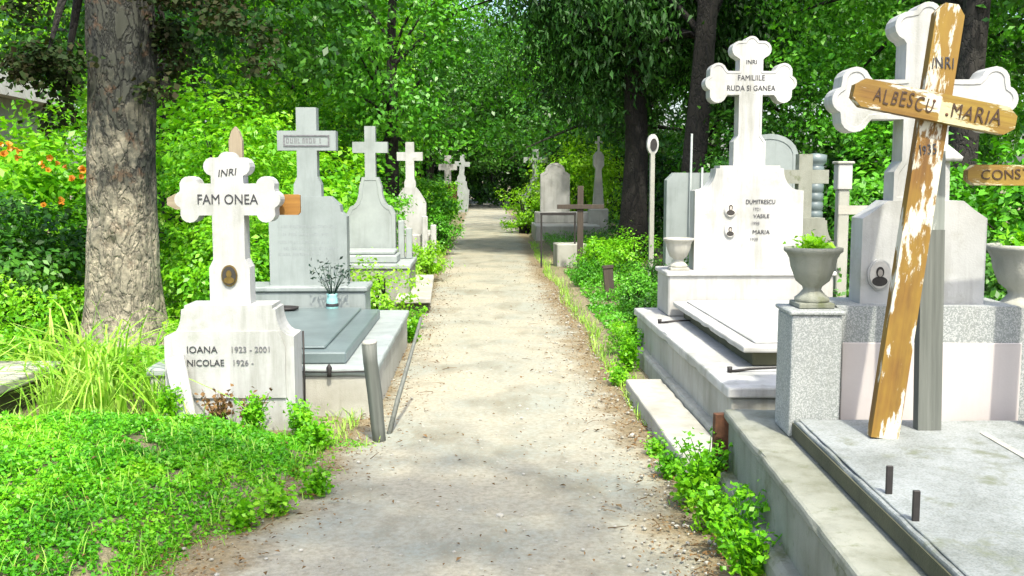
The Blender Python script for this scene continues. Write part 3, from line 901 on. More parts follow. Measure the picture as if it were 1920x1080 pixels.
def tomb_near():
    t = thing('tomb', 'large grey tomb in the right foreground with speckled wall and white cross headstone', 'tomb', (1.20, 4.50, 0), R(-3.2))
    kb = obj('kerb', wornm(0, 1.9, -3.6, .50, -.05, .40, .015), M['concrete_moss'], t)
    obj('kerb_cap', wornm(-.02, 1.92, -3.62, .52, .401, .45, .014), M['concrete_moss'], kb)
    obj('kerb_foot', wornm(-.07, 1.9, -3.6, .40, -.05, .17, .03), M['concrete_moss'], kb)
    obj('lid_core', boxm(.24, 1.7, -3.4, -.08, .451, .497, .004), M['lid_side'], t)
    ld = obj('lid', wornm(.185, 1.75, -3.45, -.06, .498, .536, .008), M['lid_grey'], t)
    obj('lid_border', boxm(.20, .28, -3.43, -.08, .537, .543, .003), M['lid_grey'], ld)
    obj('lid_edge', boxm(.178, .184, -3.45, -.06, .46, .520, .0), M['lid_side'], ld)  # dark strip painting moss and shading along the lid edge
    obj('lid_joint', boxm(.90, .93, -3.0, -.30, .537, .541, .001), M['concrete_white'], ld)
    for (x, y) in ((.232, -1.165), (.222, -1.44)):
        bm = bmesh.new(); box(bm, x - .011, x + .011, y - .006, y + .006, .53, .64, .002)
        obj('iron_pin', bm, M['iron'], t)
    obj('pillar', wornm(.165, .39, -.05, .22, .451, 1.0, .012), M['terrazzo'], t)
    obj('pillar_cap', boxm(.155, .40, -.06, .23, 1.001, 1.02, .005), M['terrazzo'], t)
    wl_ = obj('wall', prismm([(.392, .451), (1.50, .451), (1.50, .93), (1.38, .95), (1.20, 1.03), (.392, 1.03)], .06, .40, .010), M['terrazzo'], t)
    obj('marble_panel', boxm(.42, 1.22, .045, .052, .452, .865, .003), M['pinkpanel'], wl_)
    obj('pillar', boxm(1.51, 1.72, -.05, .22, .451, .93, .012), M['terrazzo'], t)
    hs = obj('headstone', prismm([(.52, 1.03), (1.08, 1.03), (1.08, 1.42), (1.02, 1.46), (.97, 1.50), (.63, 1.50), (.58, 1.46), (.52, 1.42)], .15, .31, .012), M['marble'], t)
    portrait(hs, .60, 1.165, .045, .062, .140, M['marble'])
    cr = obj('cross', prismm(trefoil(.785, 1.50, 1.955, 2.385, .092, .415, .088, (.082, .064), .060, (.125, 1.68)), .17, .30, .012, inset=(.022, .004)), M['marble'], t)
    urn('stone_urn', 'weathered grey stone urn with pale green plant on the speckled pillar', (1.495, 4.585, 1.021), 1.0, 'leaf_yellow', 5, 'concrete_moss')
    u = urn('stone_urn', 'wide grey stone urn with leafy plant at the right edge', (2.60, 4.86, .945), 1.25, 'leaf_lime', 6, 'concrete')

def plank(name, L, wd, th, mat, parent, loc=None, rot=None, taper=True):
    """Plank along local Z from 0 to L with clipped, chamfered end."""
    h = wd / 2
    pts = [(-h, 0), (h, 0), (h, L - h * .7), (h * .45, L), (-h * .45, L), (-h, L - h * .7)] if taper else [(-h, 0), (h, 0), (h, L), (-h, L)]
    return obj(name, prismm(pts, -th / 2, th / 2, .004), mat, parent, loc, rot)

def painted(word, size, mat, parent, x, y, z, slope, sx=1.0, seed=1):
    """Hand-painted word: every letter a little off in size, height and lean. Starts at x and follows the slope."""
    rnd = random.Random(seed)
    for ch in word:
        k = size * rnd.uniform(.90, 1.10)
        o = text(ch, k, mat, parent, (x, y, z + rnd.uniform(-.06, .06) * size), name='letter', align='LEFT', sx=sx, shear=rnd.uniform(-.05, .18), rot=(R(90), slope + R(rnd.uniform(-4, 4)), 0))
        wd = max(v.co.x for v in o.data.vertices) * sx + size * .07
        x += wd * math.cos(slope); z -= wd * math.sin(slope)

def wooden_crosses():
    k = thing('wooden_cross', 'leaning wooden cross with flaking yellow-brown varnish and painted name ALBESCU MARIA', 'cross', (1.65, 4.10, .536), rot=(R(-2), R(7.4), R(0)))
    plank('post', 1.775, .116, .045, M['wood_brown'], k)
    a = R(90 + 3.4)
    zc = 1.355
    plank('crossbar', .315, .112, .04, M['wood_yellow'], k, (-.002, -.045, zc), (0, a, 0))
    plank('crossbar', .355, .112, .04, M['wood_brown'], k, (-.002, -.0455, zc), (0, a - math.pi, 0))
    for (x, z) in ((-.03, zc + .022), (.028, zc - .024)):
        obj('nail', lathem([(.007, 0), (.006, .003), (.002, .004)], 8), M['rust'], k, (x, -.068, z), (R(90), 0, 0))
    painted('ALBESCU', .082, M['ink_brown'], k, -.275, -.0705, zc + .016, R(3.4), .62, 3)
    painted('MARIA', .084, M['ink_brown'], k, .040, -.0705, zc - .003, R(3.4), .78, 4)
    painted('INRI', .062, M['ink'], k, -.048, -.0275, 1.525, R(-10), .68, 5)
    painted('1935', .058, M['ink'], k, -.048, -.0275, 1.175, R(-16), .66, 6)
    g = thing('wooden_post', 'bare grey wooden post with remains of white paint behind leaning brown cross', 'post', (1.895, 4.235, .536), rot=(R(-2), R(-.6), 0))
    plank('lower_post', .85, .100, .05, M['wood_grey_bare'], g, taper=False)
    plank('upper_post', .33, .096, .046, M['wood_grey'], g, (0, 0, .8505), taper=False)
    c = thing('wooden_cross', 'yellowed wooden crossbar with painted name CONSTANTIN at the right edge', 'cross', (2.40, 4.26, .536), rot=(R(-2), R(.5), 0))
    plank('post', 1.42, .105, .045, M['wood_grey_bare'], c)
    plank('crossbar', .39, .085, .04, M['wood_yellow'], c, (0, -.044, 1.075), (0, R(90), 0))
    plank('crossbar', .39, .085, .04, M['wood_yellow'], c, (0, -.0445, 1.075), (0, R(-90), 0))
    painted('CONSTANTIN', .060, M['ink_brown'], c, -.34, -.0695, 1.075, 0, 1.05, 7)
tomb_near()
wooden_crosses()

def right_extras():
    p = obj('rusty_post', boxm(-.055, .055, -.02, .02, -.05, .40, .004), M['rust'], None, (1.235, 5.14, 0), (0, R(1), R(8)))
    tag(p, 'short flat rusty iron post among weeds at the tomb corner', 'post')
    # dark cross and rail by the shrub bed
    c = thing('wooden_cross', 'thin dark wooden cross standing among shrubs right of the path', 'cross', (1.66, 17.4, 0))
    plank('post', 1.48, .10, .05, M['wood_dark'], c, taper=False)
    obj('crossbar', boxm(-.40, .40, -.065, -.028, 1.09, 1.165, .004), M['wood_dark'], c)
    r = thing('iron_rail', 'low dark iron rail beside the thin dark cross', 'rail', (1.25, 18.3, 0))
    obj('bar', boxm(-.22, .42, -.02, .02, .95, 1.0, .004), M['iron'], r)
    for x in (-.2, .4):
        obj('post', boxm(x - .015, x + .015, -.014, .014, -.05, .949, .002), M['iron'], r)
    b = obj('concrete_block', boxm(-.27, .27, -.25, .25, -.05, .44, .02), M['concrete'], None, (1.58, 18.5, 0), (0, 0, R(5)))
    tag(b, 'square concrete block beside the path in front of dark cross', 'block')
    s = thing('wooden_stump', 'slim dark brown post stub leaning in the shrub bed', 'post', (1.66, 13.2, 0), rot=(0, R(-5), 0))
    plank('shaft', .45, .12, .10, M['wood_dark'], s, taper=False)
    plank('cap', .03, .14, .12, M['wood_dark'], s, (0, 0, .451), taper=False)
    # white gravestone with round top, far right of the path
    w_ = thing('gravestone', 'white round-topped gravestone on stepped base beyond the dark cross', 'gravestone', (1.98, 28, 0))
    o = [(-.40, .70), (.40, .70), (.40, 1.72), (.30, 1.78)] + [(.27 * math.cos(R(a)), 1.80 + .23 * math.sin(R(a))) for a in range(0, 181, 20)] + [(-.30, 1.78), (-.40, 1.72)]
    obj('headstone', prismm(o, 0, .2, .014, inset=(.07, .008)), M['marble'], w_)
    obj('base', boxm(-.55, .95, -.25, .4, .40, .70, .02), M['marble'], w_)
    obj('step', boxm(-.62, 1.05, -1.8, .5, -.05, .399, .02), M['marble_old'], w_)
    g = thing('gravestone', 'grey stone cross on pedestal behind white round-topped gravestone', 'gravestone', (1.60, 31, 0))
    obj('pedestal', prismm(scallop(0, -.05, 1.1, 1.42, .42, .22), 0, .3, .014), M['grey'], g)
    obj('cross', prismm(latin(0, 1.42, 2.16, 2.48, .09, .36, .085, (.16, 1.66)), .05, .22, .012), M['grey_pale'], g)
    ob = thing('gravestone', 'slender white obelisk with small cross before bright bush', 'gravestone', (3.10, 27.5, 0))
    obj('base', boxm(-.25, .25, -.25, .25, -.05, .8, .02), M['marble'], ob)
    obj('shaft', prismm([(-.15, .8), (.15, .8), (.075, 1.85), (.14, 1.95), (.14, 2.2), (.06, 2.32), (-.06, 2.32), (-.14, 2.2), (-.14, 1.95), (-.075, 1.85)], -.1, .1, .012), M['marble'], ob)
    obj('cross', prismm(latin(0, 2.32, 2.56, 2.72, .03, .10, .03), -.03, .03, .004), M['marble'], ob)
    l = thing('lantern_post', 'black lantern on thin iron post at the right path edge', 'lantern', (1.40, 30.2, 0))
    obj('post', tubem([(0, 0, -.05), (0, 0, .72)], [.03, .025], 8), M['iron'], l)
    obj('post', tubem([(-.15, .03, -.05), (-.15, .03, .62)], [.02, .018], 8), M['iron'], l)
    obj('lantern', lathem([(.05, .72), (.11, .76), (.13, .95), (.15, .97), (.08, 1.05), (.02, 1.10)], 6), M['iron'], l)
    # monuments behind the trefoil tomb
    m1 = thing('gravestone', 'tall narrow white stele with round open head left of trefoil tomb', 'gravestone', (2.52, 15.2, 0))
    n = 18
    bm = bmesh.new()
    prism(bm, [(-.035, -.05), (.035, -.05), (.03, 1.99), (-.03, 1.99)], 0, .10, .004)
    obj('stele', bm, M['concrete'], m1)
    bm = bmesh.new()
    oval(bm, .085, .15, 0, .10)
    obj('head', bm, M['marble'], m1, (0, 0, 2.105))
    bm = bmesh.new(); oval(bm, .05, .09, -.012, 0)
    obj('niche', bm, M['iron'], m1, (.01, -.002, 2.10))
    m2 = thing('gravestone', 'grey slab gravestone with two thin poles left of trefoil tomb', 'gravestone', (2.85, 13.8, 0))
    obj('headstone', prismm([(-.36, -.05), (.36, -.05), (.36, 1.58), (.26, 1.68), (-.26, 1.68), (-.36, 1.58)], .05, .25, .014), M['grey'], m2)
    for x, h in ((-.05, 2.2), (.10, 1.75)):
        obj('pole', tubem([(x, 0, -.05), (x, 0, h * .5), (x + .01, 0, h)], [.018, .017, .015], 7), M['grey_pale'], m2)
    m3 = thing('gravestone', 'grey round-topped gravestone behind the right of the trefoil tomb', 'gravestone', (3.42, 12.2, 0))
    o = [(-.34, -.05), (.34, -.05), (.34, 1.85)] + [(.34 * math.cos(R(a)), 1.87 + .26 * math.sin(R(a))) for a in range(10, 171, 16)] + [(-.34, 1.85)]
    obj('headstone', prismm(o, 0, .2, .014, inset=(.06, .008)), M['grey'], m3)
    m4 = thing('stone_column', 'grey ringed stone column between the trefoil tomb and white cross', 'column', (3.68, 11.3, 0))
    prof = [(.14, -.05), (.14, .3), (.10, .34)]
    for i in range(14):
        z = .36 + i * .1
        prof += [(.095, z), (.095, z + .075), (.082, z + .085)]
    prof += [(.12, 1.78), (.12, 1.86), (.02, 1.88)]
    obj('column', lathem(prof, 18), M['lid_dark'], m4)  # darker slate tone puts the shade on this column into its colour
    m5 = thing('candle_lantern', 'pale box lantern on a grey stone post left of the near tomb', 'lantern', (3.25, 9.2, 0))
    obj('post', boxm(-.05, .05, -.05, .05, -.05, 1.50, .008), M['concrete'], m5)
    obj('box', boxm(-.065, .065, -.065, .065, 1.501, 1.73, .008), M['marble_old'], m5)
    obj('cap', boxm(-.078, .078, -.078, .078, 1.731, 1.755, .006), M['concrete'], m5)
    obj('crossbar', boxm(-.05, .22, -.055, -.052, 1.28, 1.36, .0), M['concrete_white'], m5)
    m6 = thing('gravestone', 'grey cross gravestone glimpsed between trefoil tomb and near white headstone', 'gravestone', (3.30, 10.4, 0))
    obj('headstone', prismm(scallop(0, -.05, .95, 1.2, .34, .2), 0, .2, .012), M['concrete_moss'], m6)  # dark mossy mix stands in for the shade over this gravestone
    obj('cross', prismm(latin(0, 1.2, 1.62, 1.85, .07, .24, .07), .04, .16, .010), M['concrete_moss'], m6)
    m7 = thing('gravestone', 'slim white pillar monument with flat cap behind the CONSTANTIN crossbar', 'gravestone', (4.05, 9.0, 0))
    obj('pillar', prismm([(-.16, -.05), (.16, -.05), (.13, 1.0), (.06, 1.3), (.05, 1.75), (-.05, 1.75), (-.06, 1.3), (-.13, 1.0)], -.06, .06, .010), M['marble'], m7)
    obj('cap', lathem([(.17, 1.751), (.18, 1.79), (.10, 1.86), (.05, 1.9), (.05, 2.05), (.12, 2.12), (.05, 2.17)], 18), M['marble'], m7)
right_extras()

def far_left():
    c = thing('gravestone', 'small far white cross on red-brown pedestal left of the path', 'gravestone', (-1.50, 44.5, 0))
    obj('pedestal', boxm(-.4, .4, -.1, .5, -.05, 1.35, .02), M['rust'], c)
    obj('cross', prismm(latin(0, 1.35, 2.1, 2.6, .14, .40, .13), .1, .3, .012), M['marble'], c)
    g = thing('gravestone', 'far pale grey gravestone with tilted cross close to the left path edge', 'gravestone', (-1.12, 49, 0), rot=(0, R(4), 0))
    obj('pedestal', prismm(scallop(0, -.1, 1.1, 1.5, .42, .25), 0, .3, .015), M['grey_pale'], g)
    obj('cross', prismm(latin(0, 1.5, 2.3, 2.75, .12, .36, .11, (.2, 1.8)), .05, .25, .012), M['grey_pale'], g)
    h = thing('house', 'white house with pale roof glimpsed past the big tree at far left', 'house', (-20.4, 34, .25), R(4))
    obj('wall', boxm(-5.2, 5.2, -4, 4, -.35, 3.9, .02), M['marble_old'], h)
    bm = bmesh.new()
    prism(bm, [(-5.7, 3.901), (5.7, 3.901), (5.45, 4.7), (0, 6.2), (-5.45, 4.7)], -4.5, 4.5, 0)
    obj('roof', bm, M['marble_old'], h)
far_left()

# ------------------------------------------------------------------ trees
T_broad = [
    tree_data(101, 9.0, .24, (0, 0, 6.0), (3.6, 3.6, 4.0), 250, 64, .62, .17, lean=(.3, .1)),
    tree_data(102, 10.0, .27, (0, 0, 6.6), (4.0, 3.8, 4.4), 270, 64, .66, .18, lean=(-.4, .2)),
    tree_data(103, 8.0, .22, (0, 0, 5.2), (3.2, 3.2, 3.7), 230, 64, .58, .16, lean=(.2, -.3)),
]
T_fir = tree_data(120, 10.0, .27, (0, 0.3, 6.7), (2.9, 2.7, 4.0), 330, 76, .50, .17, droop=True, first=.4, nlimb=16, aspect=.32)
T_fir2 = tree_data(121, 10.0, .25, (0.2, 2.1, 6.4), (2.8, 1.9, 4.2), 330, 76, .50, .17, droop=True, first=.4, nlimb=16, aspect=.32, lean=(.3, 0))

def big_tree():
    rng = np.random.default_rng(7); rnd = random.Random(7)
    t = thing('tree', 'big old tree with flaking bark coloured sunlit below and hanging leaves coloured shaded at left', 'tree', (-3.40, 9.75, 0))
    bm = bmesh.new()
    seg, nz = 96, 170
    H = 6.0
    rings = []
    for j in range(nz + 1):
        z = -.15 + (H + .15) * j / nz
        r = .312 * (1 + .42 * math.exp(-max(0, z) * 3.2)) * (1 - .022 * z)
        ring = []
        for k in range(seg):
            a = 2 * math.pi * k / seg
            ca, sa = math.cos(a), math.sin(a)
            d = 1 + .07 * noise.noise((ca * 1.4, sa * 1.4, z * .55)) + .055 * noise.noise((ca * 4, sa * 4, z * 1.6 + 9))
            d += .055 * noise.turbulence((ca * 5, sa * 5, z * 1.8), 4, False) + .022 * abs(noise.noise((ca * 13, sa * 13, z * 2.2)))
            d += .16 * math.exp(-max(0, z) * 3.0) * max(0.0, math.sin(a * 5 + .7)) 
            # knots and a hollow on the side facing the path
            for (kz, ka, kr, kd) in ((1.25, -2.25, .10, -.16), (1.02, -1.62, .05, -.22), (2.25, -1.4, .13, .05), (1.55, -.75, .12, .06), (2.75, -2.0, .10, -.05)):
                q = ((z - kz) / kr) ** 2 + (((a - ka + math.pi) % (2 * math.pi) - math.pi) * .32 / kr) ** 2
                d += kd * math.exp(-q)
            ring.append(bm.verts.new((ca * r * d + .02 * z, sa * r * d, z)))
        rings.append(ring)
    for j in range(nz):
        for k in range(seg):
            f = bm.faces.new((rings[j][k], rings[j][(k + 1) % seg], rings[j + 1][(k + 1) % seg], rings[j + 1][k]))
            f.smooth = True
    bm.faces.new(rings[-1])
    tr = obj('trunk', bm, M['bark_big'], t)
    cent, d = crown_points(rng, 120, (-.6, 2.5, 9.3), (2.8, 2.3, 1.6), .4)  # unseen upper crown, set back and kept small so the shrubs stay sunlit
    # boughs hanging low on both sides of the trunk
    low = []
    for (cx, cz, n, sx, sz) in ((-.62, 3.15, 11, .20, .34), (-.50, 2.70, 6, .16, .22), (.62, 3.35, 9, .22, .30), (1.05, 3.35, 8, .28, .28), (.45, 2.80, 5, .12, .25)):
        for _ in range(n):
            low.append((cx + rng.normal() * sx, -.05 + rng.normal() * .35, cz + rng.normal() * sz))
    low = np.array(low)
    V1 = clump_leaves(cent, d, 110, rng.uniform(.6, 1.2, len(cent)) * .6, .12, rng, aspect=.8)
    V2 = clump_leaves(low, np.tile(np.array([[0, -.3, .2]]), (len(low), 1)), 110, rng.uniform(.8, 1.2, len(low)) * .20, .066, rng, aspect=.85)
    V = np.concatenate([V1, V2])
    obj('crown', quad_mesh('crown', V, len(V) // 4), M['leaf_maple_shaded'], t)
    bm = bmesh.new()
    for e in list(cent[rng.choice(len(cent), 12, replace=False)]) + [low[2], low[16], low[24], low[36]]:
        e = Vector(e); p = Vector((0, 0, rnd.uniform(3.9, 5.2)))
        m_ = p.lerp(e, .5) + Vector((0, 0, .35))
        tube(bm, [p, p.lerp(m_, .5) + Vector((0, 0, .1)), m_, m_.lerp(e, .5), e], [.09, .075, .055, .035, .012], 7, False, .1, rnd)
    obj('limbs', bm, M['bark'], t)
big_tree()

T_bare = tree_data(131, 10.0, .24, (0.2, 2.2, 6.2), (3.2, 1.9, 4.2), 300, 120, .50, .10, first=.4, lean=(.5, 0))
T_shade = tree_data(140, 9.0, .22, (-.25, 2.1, 6.6), (1.3, 1.0, .8), 46, 60, .42, .13, lean=(-.1, .6), inner=.2, first=.6)
place_tree('tree', T_shade, (.75, -1.2, 0), 'loose-crowned tree behind the viewpoint whose leaves dapple the near path', M['leaf_mid'], M['bark'], 1.0, 0)

GL, GR = 'trees left of the path', 'trees right of the path'
spots = [
    # x, y, variant, scale, rot, leaf, label
    (-2.05, 23.0, 0, .80, 40, 'leaf_mid', 'slim dark-trunked tree directly behind the small plain cross gravestones'),
    (-5.6, 18.5, 1, .90, 100, 'leaf_dark', 'leafy green tree behind the tall grey cross'),
    (-6.9, 23.5, 2, 1.0, 200, 'leaf_lime', 'bright green tree behind the big trunk and its shrubs'),
    (-4.6, 27.0, 2, 1.1, 10, 'leaf_lime', 'bright leafy tree second in line beyond the grey cross'),
    (-4.9, 33.0, 0, 1.0, 250, 'leaf_dark', 'mid green tree left of the path behind the slim dark trunk'),
    (-7.4, 31.0, 1, 1.05, 320, 'leaf_mid', 'broad green tree far behind the big trunk'),
    (-4.6, 42.0, 1, .95, 75, 'leaf_dark', 'dark tree left of the path near the far white cross'),
    (-3.4, 58.0, 0, 1.1, 160, 'leaf_dark', 'dark tree at the left of the far shaded path'),
    (-7.0, 44.0, 2, 1.3, 130, 'leaf_mid', 'far green tree in the left background wood'),
    (-17.5, 43.0, 0, 1.5, 60, 'leaf_yellow', 'pale yellow-green tree at the far left edge'),
    (6.1, 24.0, 1, 1.0, 20, 'leaf_mid', 'broad green tree behind the trefoil cross'),
    (9.6, 21.0, 0, 1.1, 90, 'leaf_mid', 'green tree behind the near white cross'),
    (4.6, 31.0, 2, 1.15, 140, 'leaf_dark', 'green tree behind the two dark firs'),
    (5.0, 38.0, 0, 1.0, 220, 'leaf_mid', 'green tree right of the path behind the white gravestones'),
    (3.9, 55.0, 1, 1.0, 300, 'leaf_dark', 'dark tree at the right of the far shaded path'),
    (8.0, 35.0, 1, 1.2, 45, 'leaf_mid', 'large green tree in the right background wood'),
    (13.5, 27.0, 2, 1.3, 170, 'leaf_mid', 'green tree at the far right edge of the wood'),
        (9.2, 13.5, 1, .85, 15, 'leaf_dark', 'dark green tree at the right edge behind the graves'),
    (-2.7, 55.0, 2, 1.15, 190, 'leaf_dark', 'dark tree whose boughs roof the far path from the left'),
    (3.2, 53.0, 2, 1.15, 20, 'leaf_dark', 'dark tree whose boughs roof the far path from the right'),
    (1.95, 64.0, 0, 1.1, 70, 'leaf_dark', 'dark trunk standing at the right edge of the far path'),
    (-2.2, 64.5, 1, 1.1, 150, 'leaf_dark', 'dark trunk standing at the left edge of the far path'),
    (-.2, 74.0, 1, 1.2, 10, 'leaf_dark', 'dark tree closing the end of the path'),
    (3.0, 66.0, 0, 1.2, 110, 'leaf_dark', 'dark tree to the right of the path end'),
    (-4.0, 68.0, 2, 1.4, 210, 'leaf_dark', 'dark tree to the left of the path end'),
    (.6, 88.0, 1, 1.5, 80, 'leaf_mid', 'farthest green tree beyond the path end'),
    (-9.5, 45.0, 1, 1.3, 30, 'leaf_mid', 'big far tree behind the white house'),
    (15.0, 42.0, 0, 1.6, 130, 'leaf_mid', 'big far tree at the right of the wood'),
    (-22.0, 46.0, 2, 1.7, 30, 'leaf_yellow', 'big far tree at the extreme left of the wood'),
]
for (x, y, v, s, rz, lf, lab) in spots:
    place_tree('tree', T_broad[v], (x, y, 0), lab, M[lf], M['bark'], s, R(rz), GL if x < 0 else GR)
place_tree('fir_tree', T_fir, (2.95, 20.0, 0), 'dark fir with drooping branches nearest to the path on the right', M['leaf_fir'], M['bark'], 1.0, 0, 'dark firs right of the path')
place_tree('tree', T_bare, (6.15, 13.2, 0), 'tree with bare dark trunk behind the leaning wooden cross', M['leaf_mid'], M['bark'], .95, 0, GR)
place_tree('fir_tree', T_fir2, (3.70, 18.0, 0), 'dark fir with tall bare trunk just left of the trefoil cross', M['leaf_fir'], M['bark'], 1.02, 0, 'dark firs right of the path')

# ------------------------------------------------------------------ shrubs
def shrub_data(seed, r, h, ncl, per, crad, size, aspect=.55):
    rng = np.random.default_rng(seed); rnd = random.Random(seed)
    cent, d = crown_points(rng, ncl, (0, 0, h * .52), (r, r, h * .5), .35)
    cent[:, 2] = np.maximum(cent[:, 2], .12)
    V = clump_leaves(cent, d, per, rng.uniform(.7, 1.3, ncl) * crad, size, rng, aspect=aspect)
    fol = quad_mesh('foliage', V, len(V) // 4)
    bm = bmesh.new()
    for i in rng.choice(ncl, min(16, ncl), replace=False):
        e = Vector(cent[i]); q = Vector((rnd.uniform(-.12, .12), rnd.uniform(-.12, .12), -.05))
        tube(bm, [q, q.lerp(e, .5) + Vector((0, 0, .1)), e], [.018, .013, .006], 5, False)
    st = bpy.data.meshes.new('stems'); bm.to_mesh(st); bm.free()
    return st, fol

SH = [shrub_data(201, 1.0, 2.2, 110, 62, .26, .095), shrub_data(202, 1.1, 1.8, 110, 62, .27, .11), shrub_data(203, .9, 2.5, 110, 62, .25, .085, .45)]
SM = [shrub_data(211, .42, .75, 60, 46, .12, .050), shrub_data(212, .38, .6, 55, 46, .11, .055, .4)]
GS = 'shrubs behind the graves'
shrubs = [
    (-2.95, 12.6, 2, 1.00, 0, 'leaf_lime', 'bright lime shrub between the big trunk and the tall grey cross'),
    (-2.75, 15.6, 1, 1.15, 50, 'leaf_lime', 'bright rounded shrub directly behind the tall grey cross'),
    (-3.9, 14.5, 0, 1.22, 110, 'leaf_lime', 'tall bright shrub right behind the big trunk'),
    (-1.95, 17.3, 0, .75, 200, 'leaf_mid', 'mid green shrub behind the pale grey gravestone'),
    (-5.1, 12.4, 0, 1.06, 30, 'leaf_lime', 'dense shrub with orange flowers left of the big trunk'),
    (-6.6, 12.0, 1, 1.35, 80, 'leaf_lime', 'dense green shrub at the left edge of the picture'),
    (-4.7, 10.6, 1, .75, 180, 'leaf_dark', 'darker low shrub beside the foot of the big tree'),
    (-2.55, 10.6, 1, .66, 220, 'leaf_lime', 'leafy low shrub between the big trunk and white headstone'),
    (-6.9, 15.5, 2, .9, 10, 'leaf_lime', 'tall shrub behind the orange flowers'),
    (-1.75, 26.5, 1, .9, 300, 'leaf_mid', 'green shrub at the left path edge beyond the white gravestone'),
    (-1.65, 32.0, 1, .85, 20, 'leaf_lime', 'bright small shrub left of the path in front of far crosses'),
    (3.05, 30.5, 0, 1.28, 95, 'leaf_yellow', 'bright yellow-green bush behind the white obelisk'),
    (4.6, 25.0, 1, 1.2, 15, 'leaf_dark', 'dark shrub behind the firs'),
    (5.2, 12.4, 0, 1.0, 150, 'leaf_mid', 'green shrub behind the slim white pillar monument'),
    (6.6, 11.2, 1, 1.15, 260, 'leaf_mid', 'green shrub at the right edge behind the urn'),
    (4.3, 15.5, 2, 1.0, 140, 'leaf_dark', 'dark shrub behind the grey round-topped gravestone'),
    (5.6, 17.5, 1, 1.5, 75, 'leaf_dark', 'large dark shrub behind the trefoil tomb'),
    (4.6, 8.9, 1, .62, 40, 'leaf_dark', 'low dark shrub behind the wide urn'),
    (7.8, 18.0, 0, 1.6, 175, 'leaf_mid', 'tall green shrub in the right background'),
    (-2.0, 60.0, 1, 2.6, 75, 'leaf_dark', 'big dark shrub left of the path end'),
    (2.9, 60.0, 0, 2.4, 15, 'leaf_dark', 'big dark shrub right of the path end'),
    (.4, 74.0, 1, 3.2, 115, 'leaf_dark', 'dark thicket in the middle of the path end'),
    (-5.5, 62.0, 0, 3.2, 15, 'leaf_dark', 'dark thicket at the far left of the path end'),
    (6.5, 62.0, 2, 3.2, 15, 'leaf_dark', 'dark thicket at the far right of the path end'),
    (-5.0, 36.0, 1, 2.0, 75, 'leaf_mid', 'big green shrub behind the far left gravestones'),
    (5.6, 40.0, 1, 2.2, 15, 'leaf_dark', 'big dark shrub behind the grey cross on pedestal'),
    (-8.4, 14.0, 0, 1.0, 75, 'leaf_lime', 'tall shrub at the far left behind the flowering shrub'),
]
for (x, y, v, s, rz, lf, lab) in shrubs:
    place_tree('shrub', SH[v], (x, y, 0), lab, M[lf], M['bark'], s, R(rz), GS, 'shrub', ('stems', 'foliage'))

small = [
    (-1.02, 10.25, 0, .95, 'leaf_yellow', 'small yellow-green bush behind the grey grave kerb'),
    (-.98, 15.9, 1, 1.05, 'leaf_yellow', 'bright yellow-green grassy bush beside the white gravestone pillars'),
    (-1.0, 21.5, 0, 1.2, 'leaf_mid', 'small rounded green bush at left path edge past the white gravestone'),
    (1.22, 30.0, 0, 1.75, 'leaf_yellow', 'bright rounded bush at the right path edge beside black lantern'),
    (1.95, 16.6, 1, 1.1, 'leaf_lime', 'light green bush under the thin dark cross'),
    (2.30, 15.6, 0, 1.0, 'leaf_lime', 'light green bush right of the thin dark cross'),
    (2.1, 13.4, 1, .9, 'leaf_dark', 'green bush in the shrub bed behind brown post stub'),
    (1.80, 11.8, 0, .75, 'leaf_mid', 'green bush in the middle of the shrub bed'),
    (2.15, 10.6, 1, .85, 'leaf_dark', 'green bush in the shrub bed next to the pale urn'),
    (1.62, 10.2, 0, .6, 'leaf_dark', 'low dark bush at the near end of the shrub bed'),
    (2.55, 12.0, 0, 1.0, 'leaf_dark', 'dark bush at the back of the shrub bed'),
    (1.55, 14.9, 1, .7, 'leaf_mid', 'low green bush at the path side of the shrub bed'),
    (1.32, 9.15, 1, .55, 'leaf_lime', 'tiny bright bush at the back corner of the trefoil tomb'),
    (3.05, 9.6, 0, 1.2, 'leaf_dark', 'dark bush between the trefoil tomb and box lantern'),
]
for i, (x, y, v, s, lf, lab) in enumerate(small):
    place_tree('bush', SM[v], (x, y, 0), lab, M[lf], M['bark'], s, R(i * 67), 'small bushes along the path', 'bush', ('stems', 'foliage'))

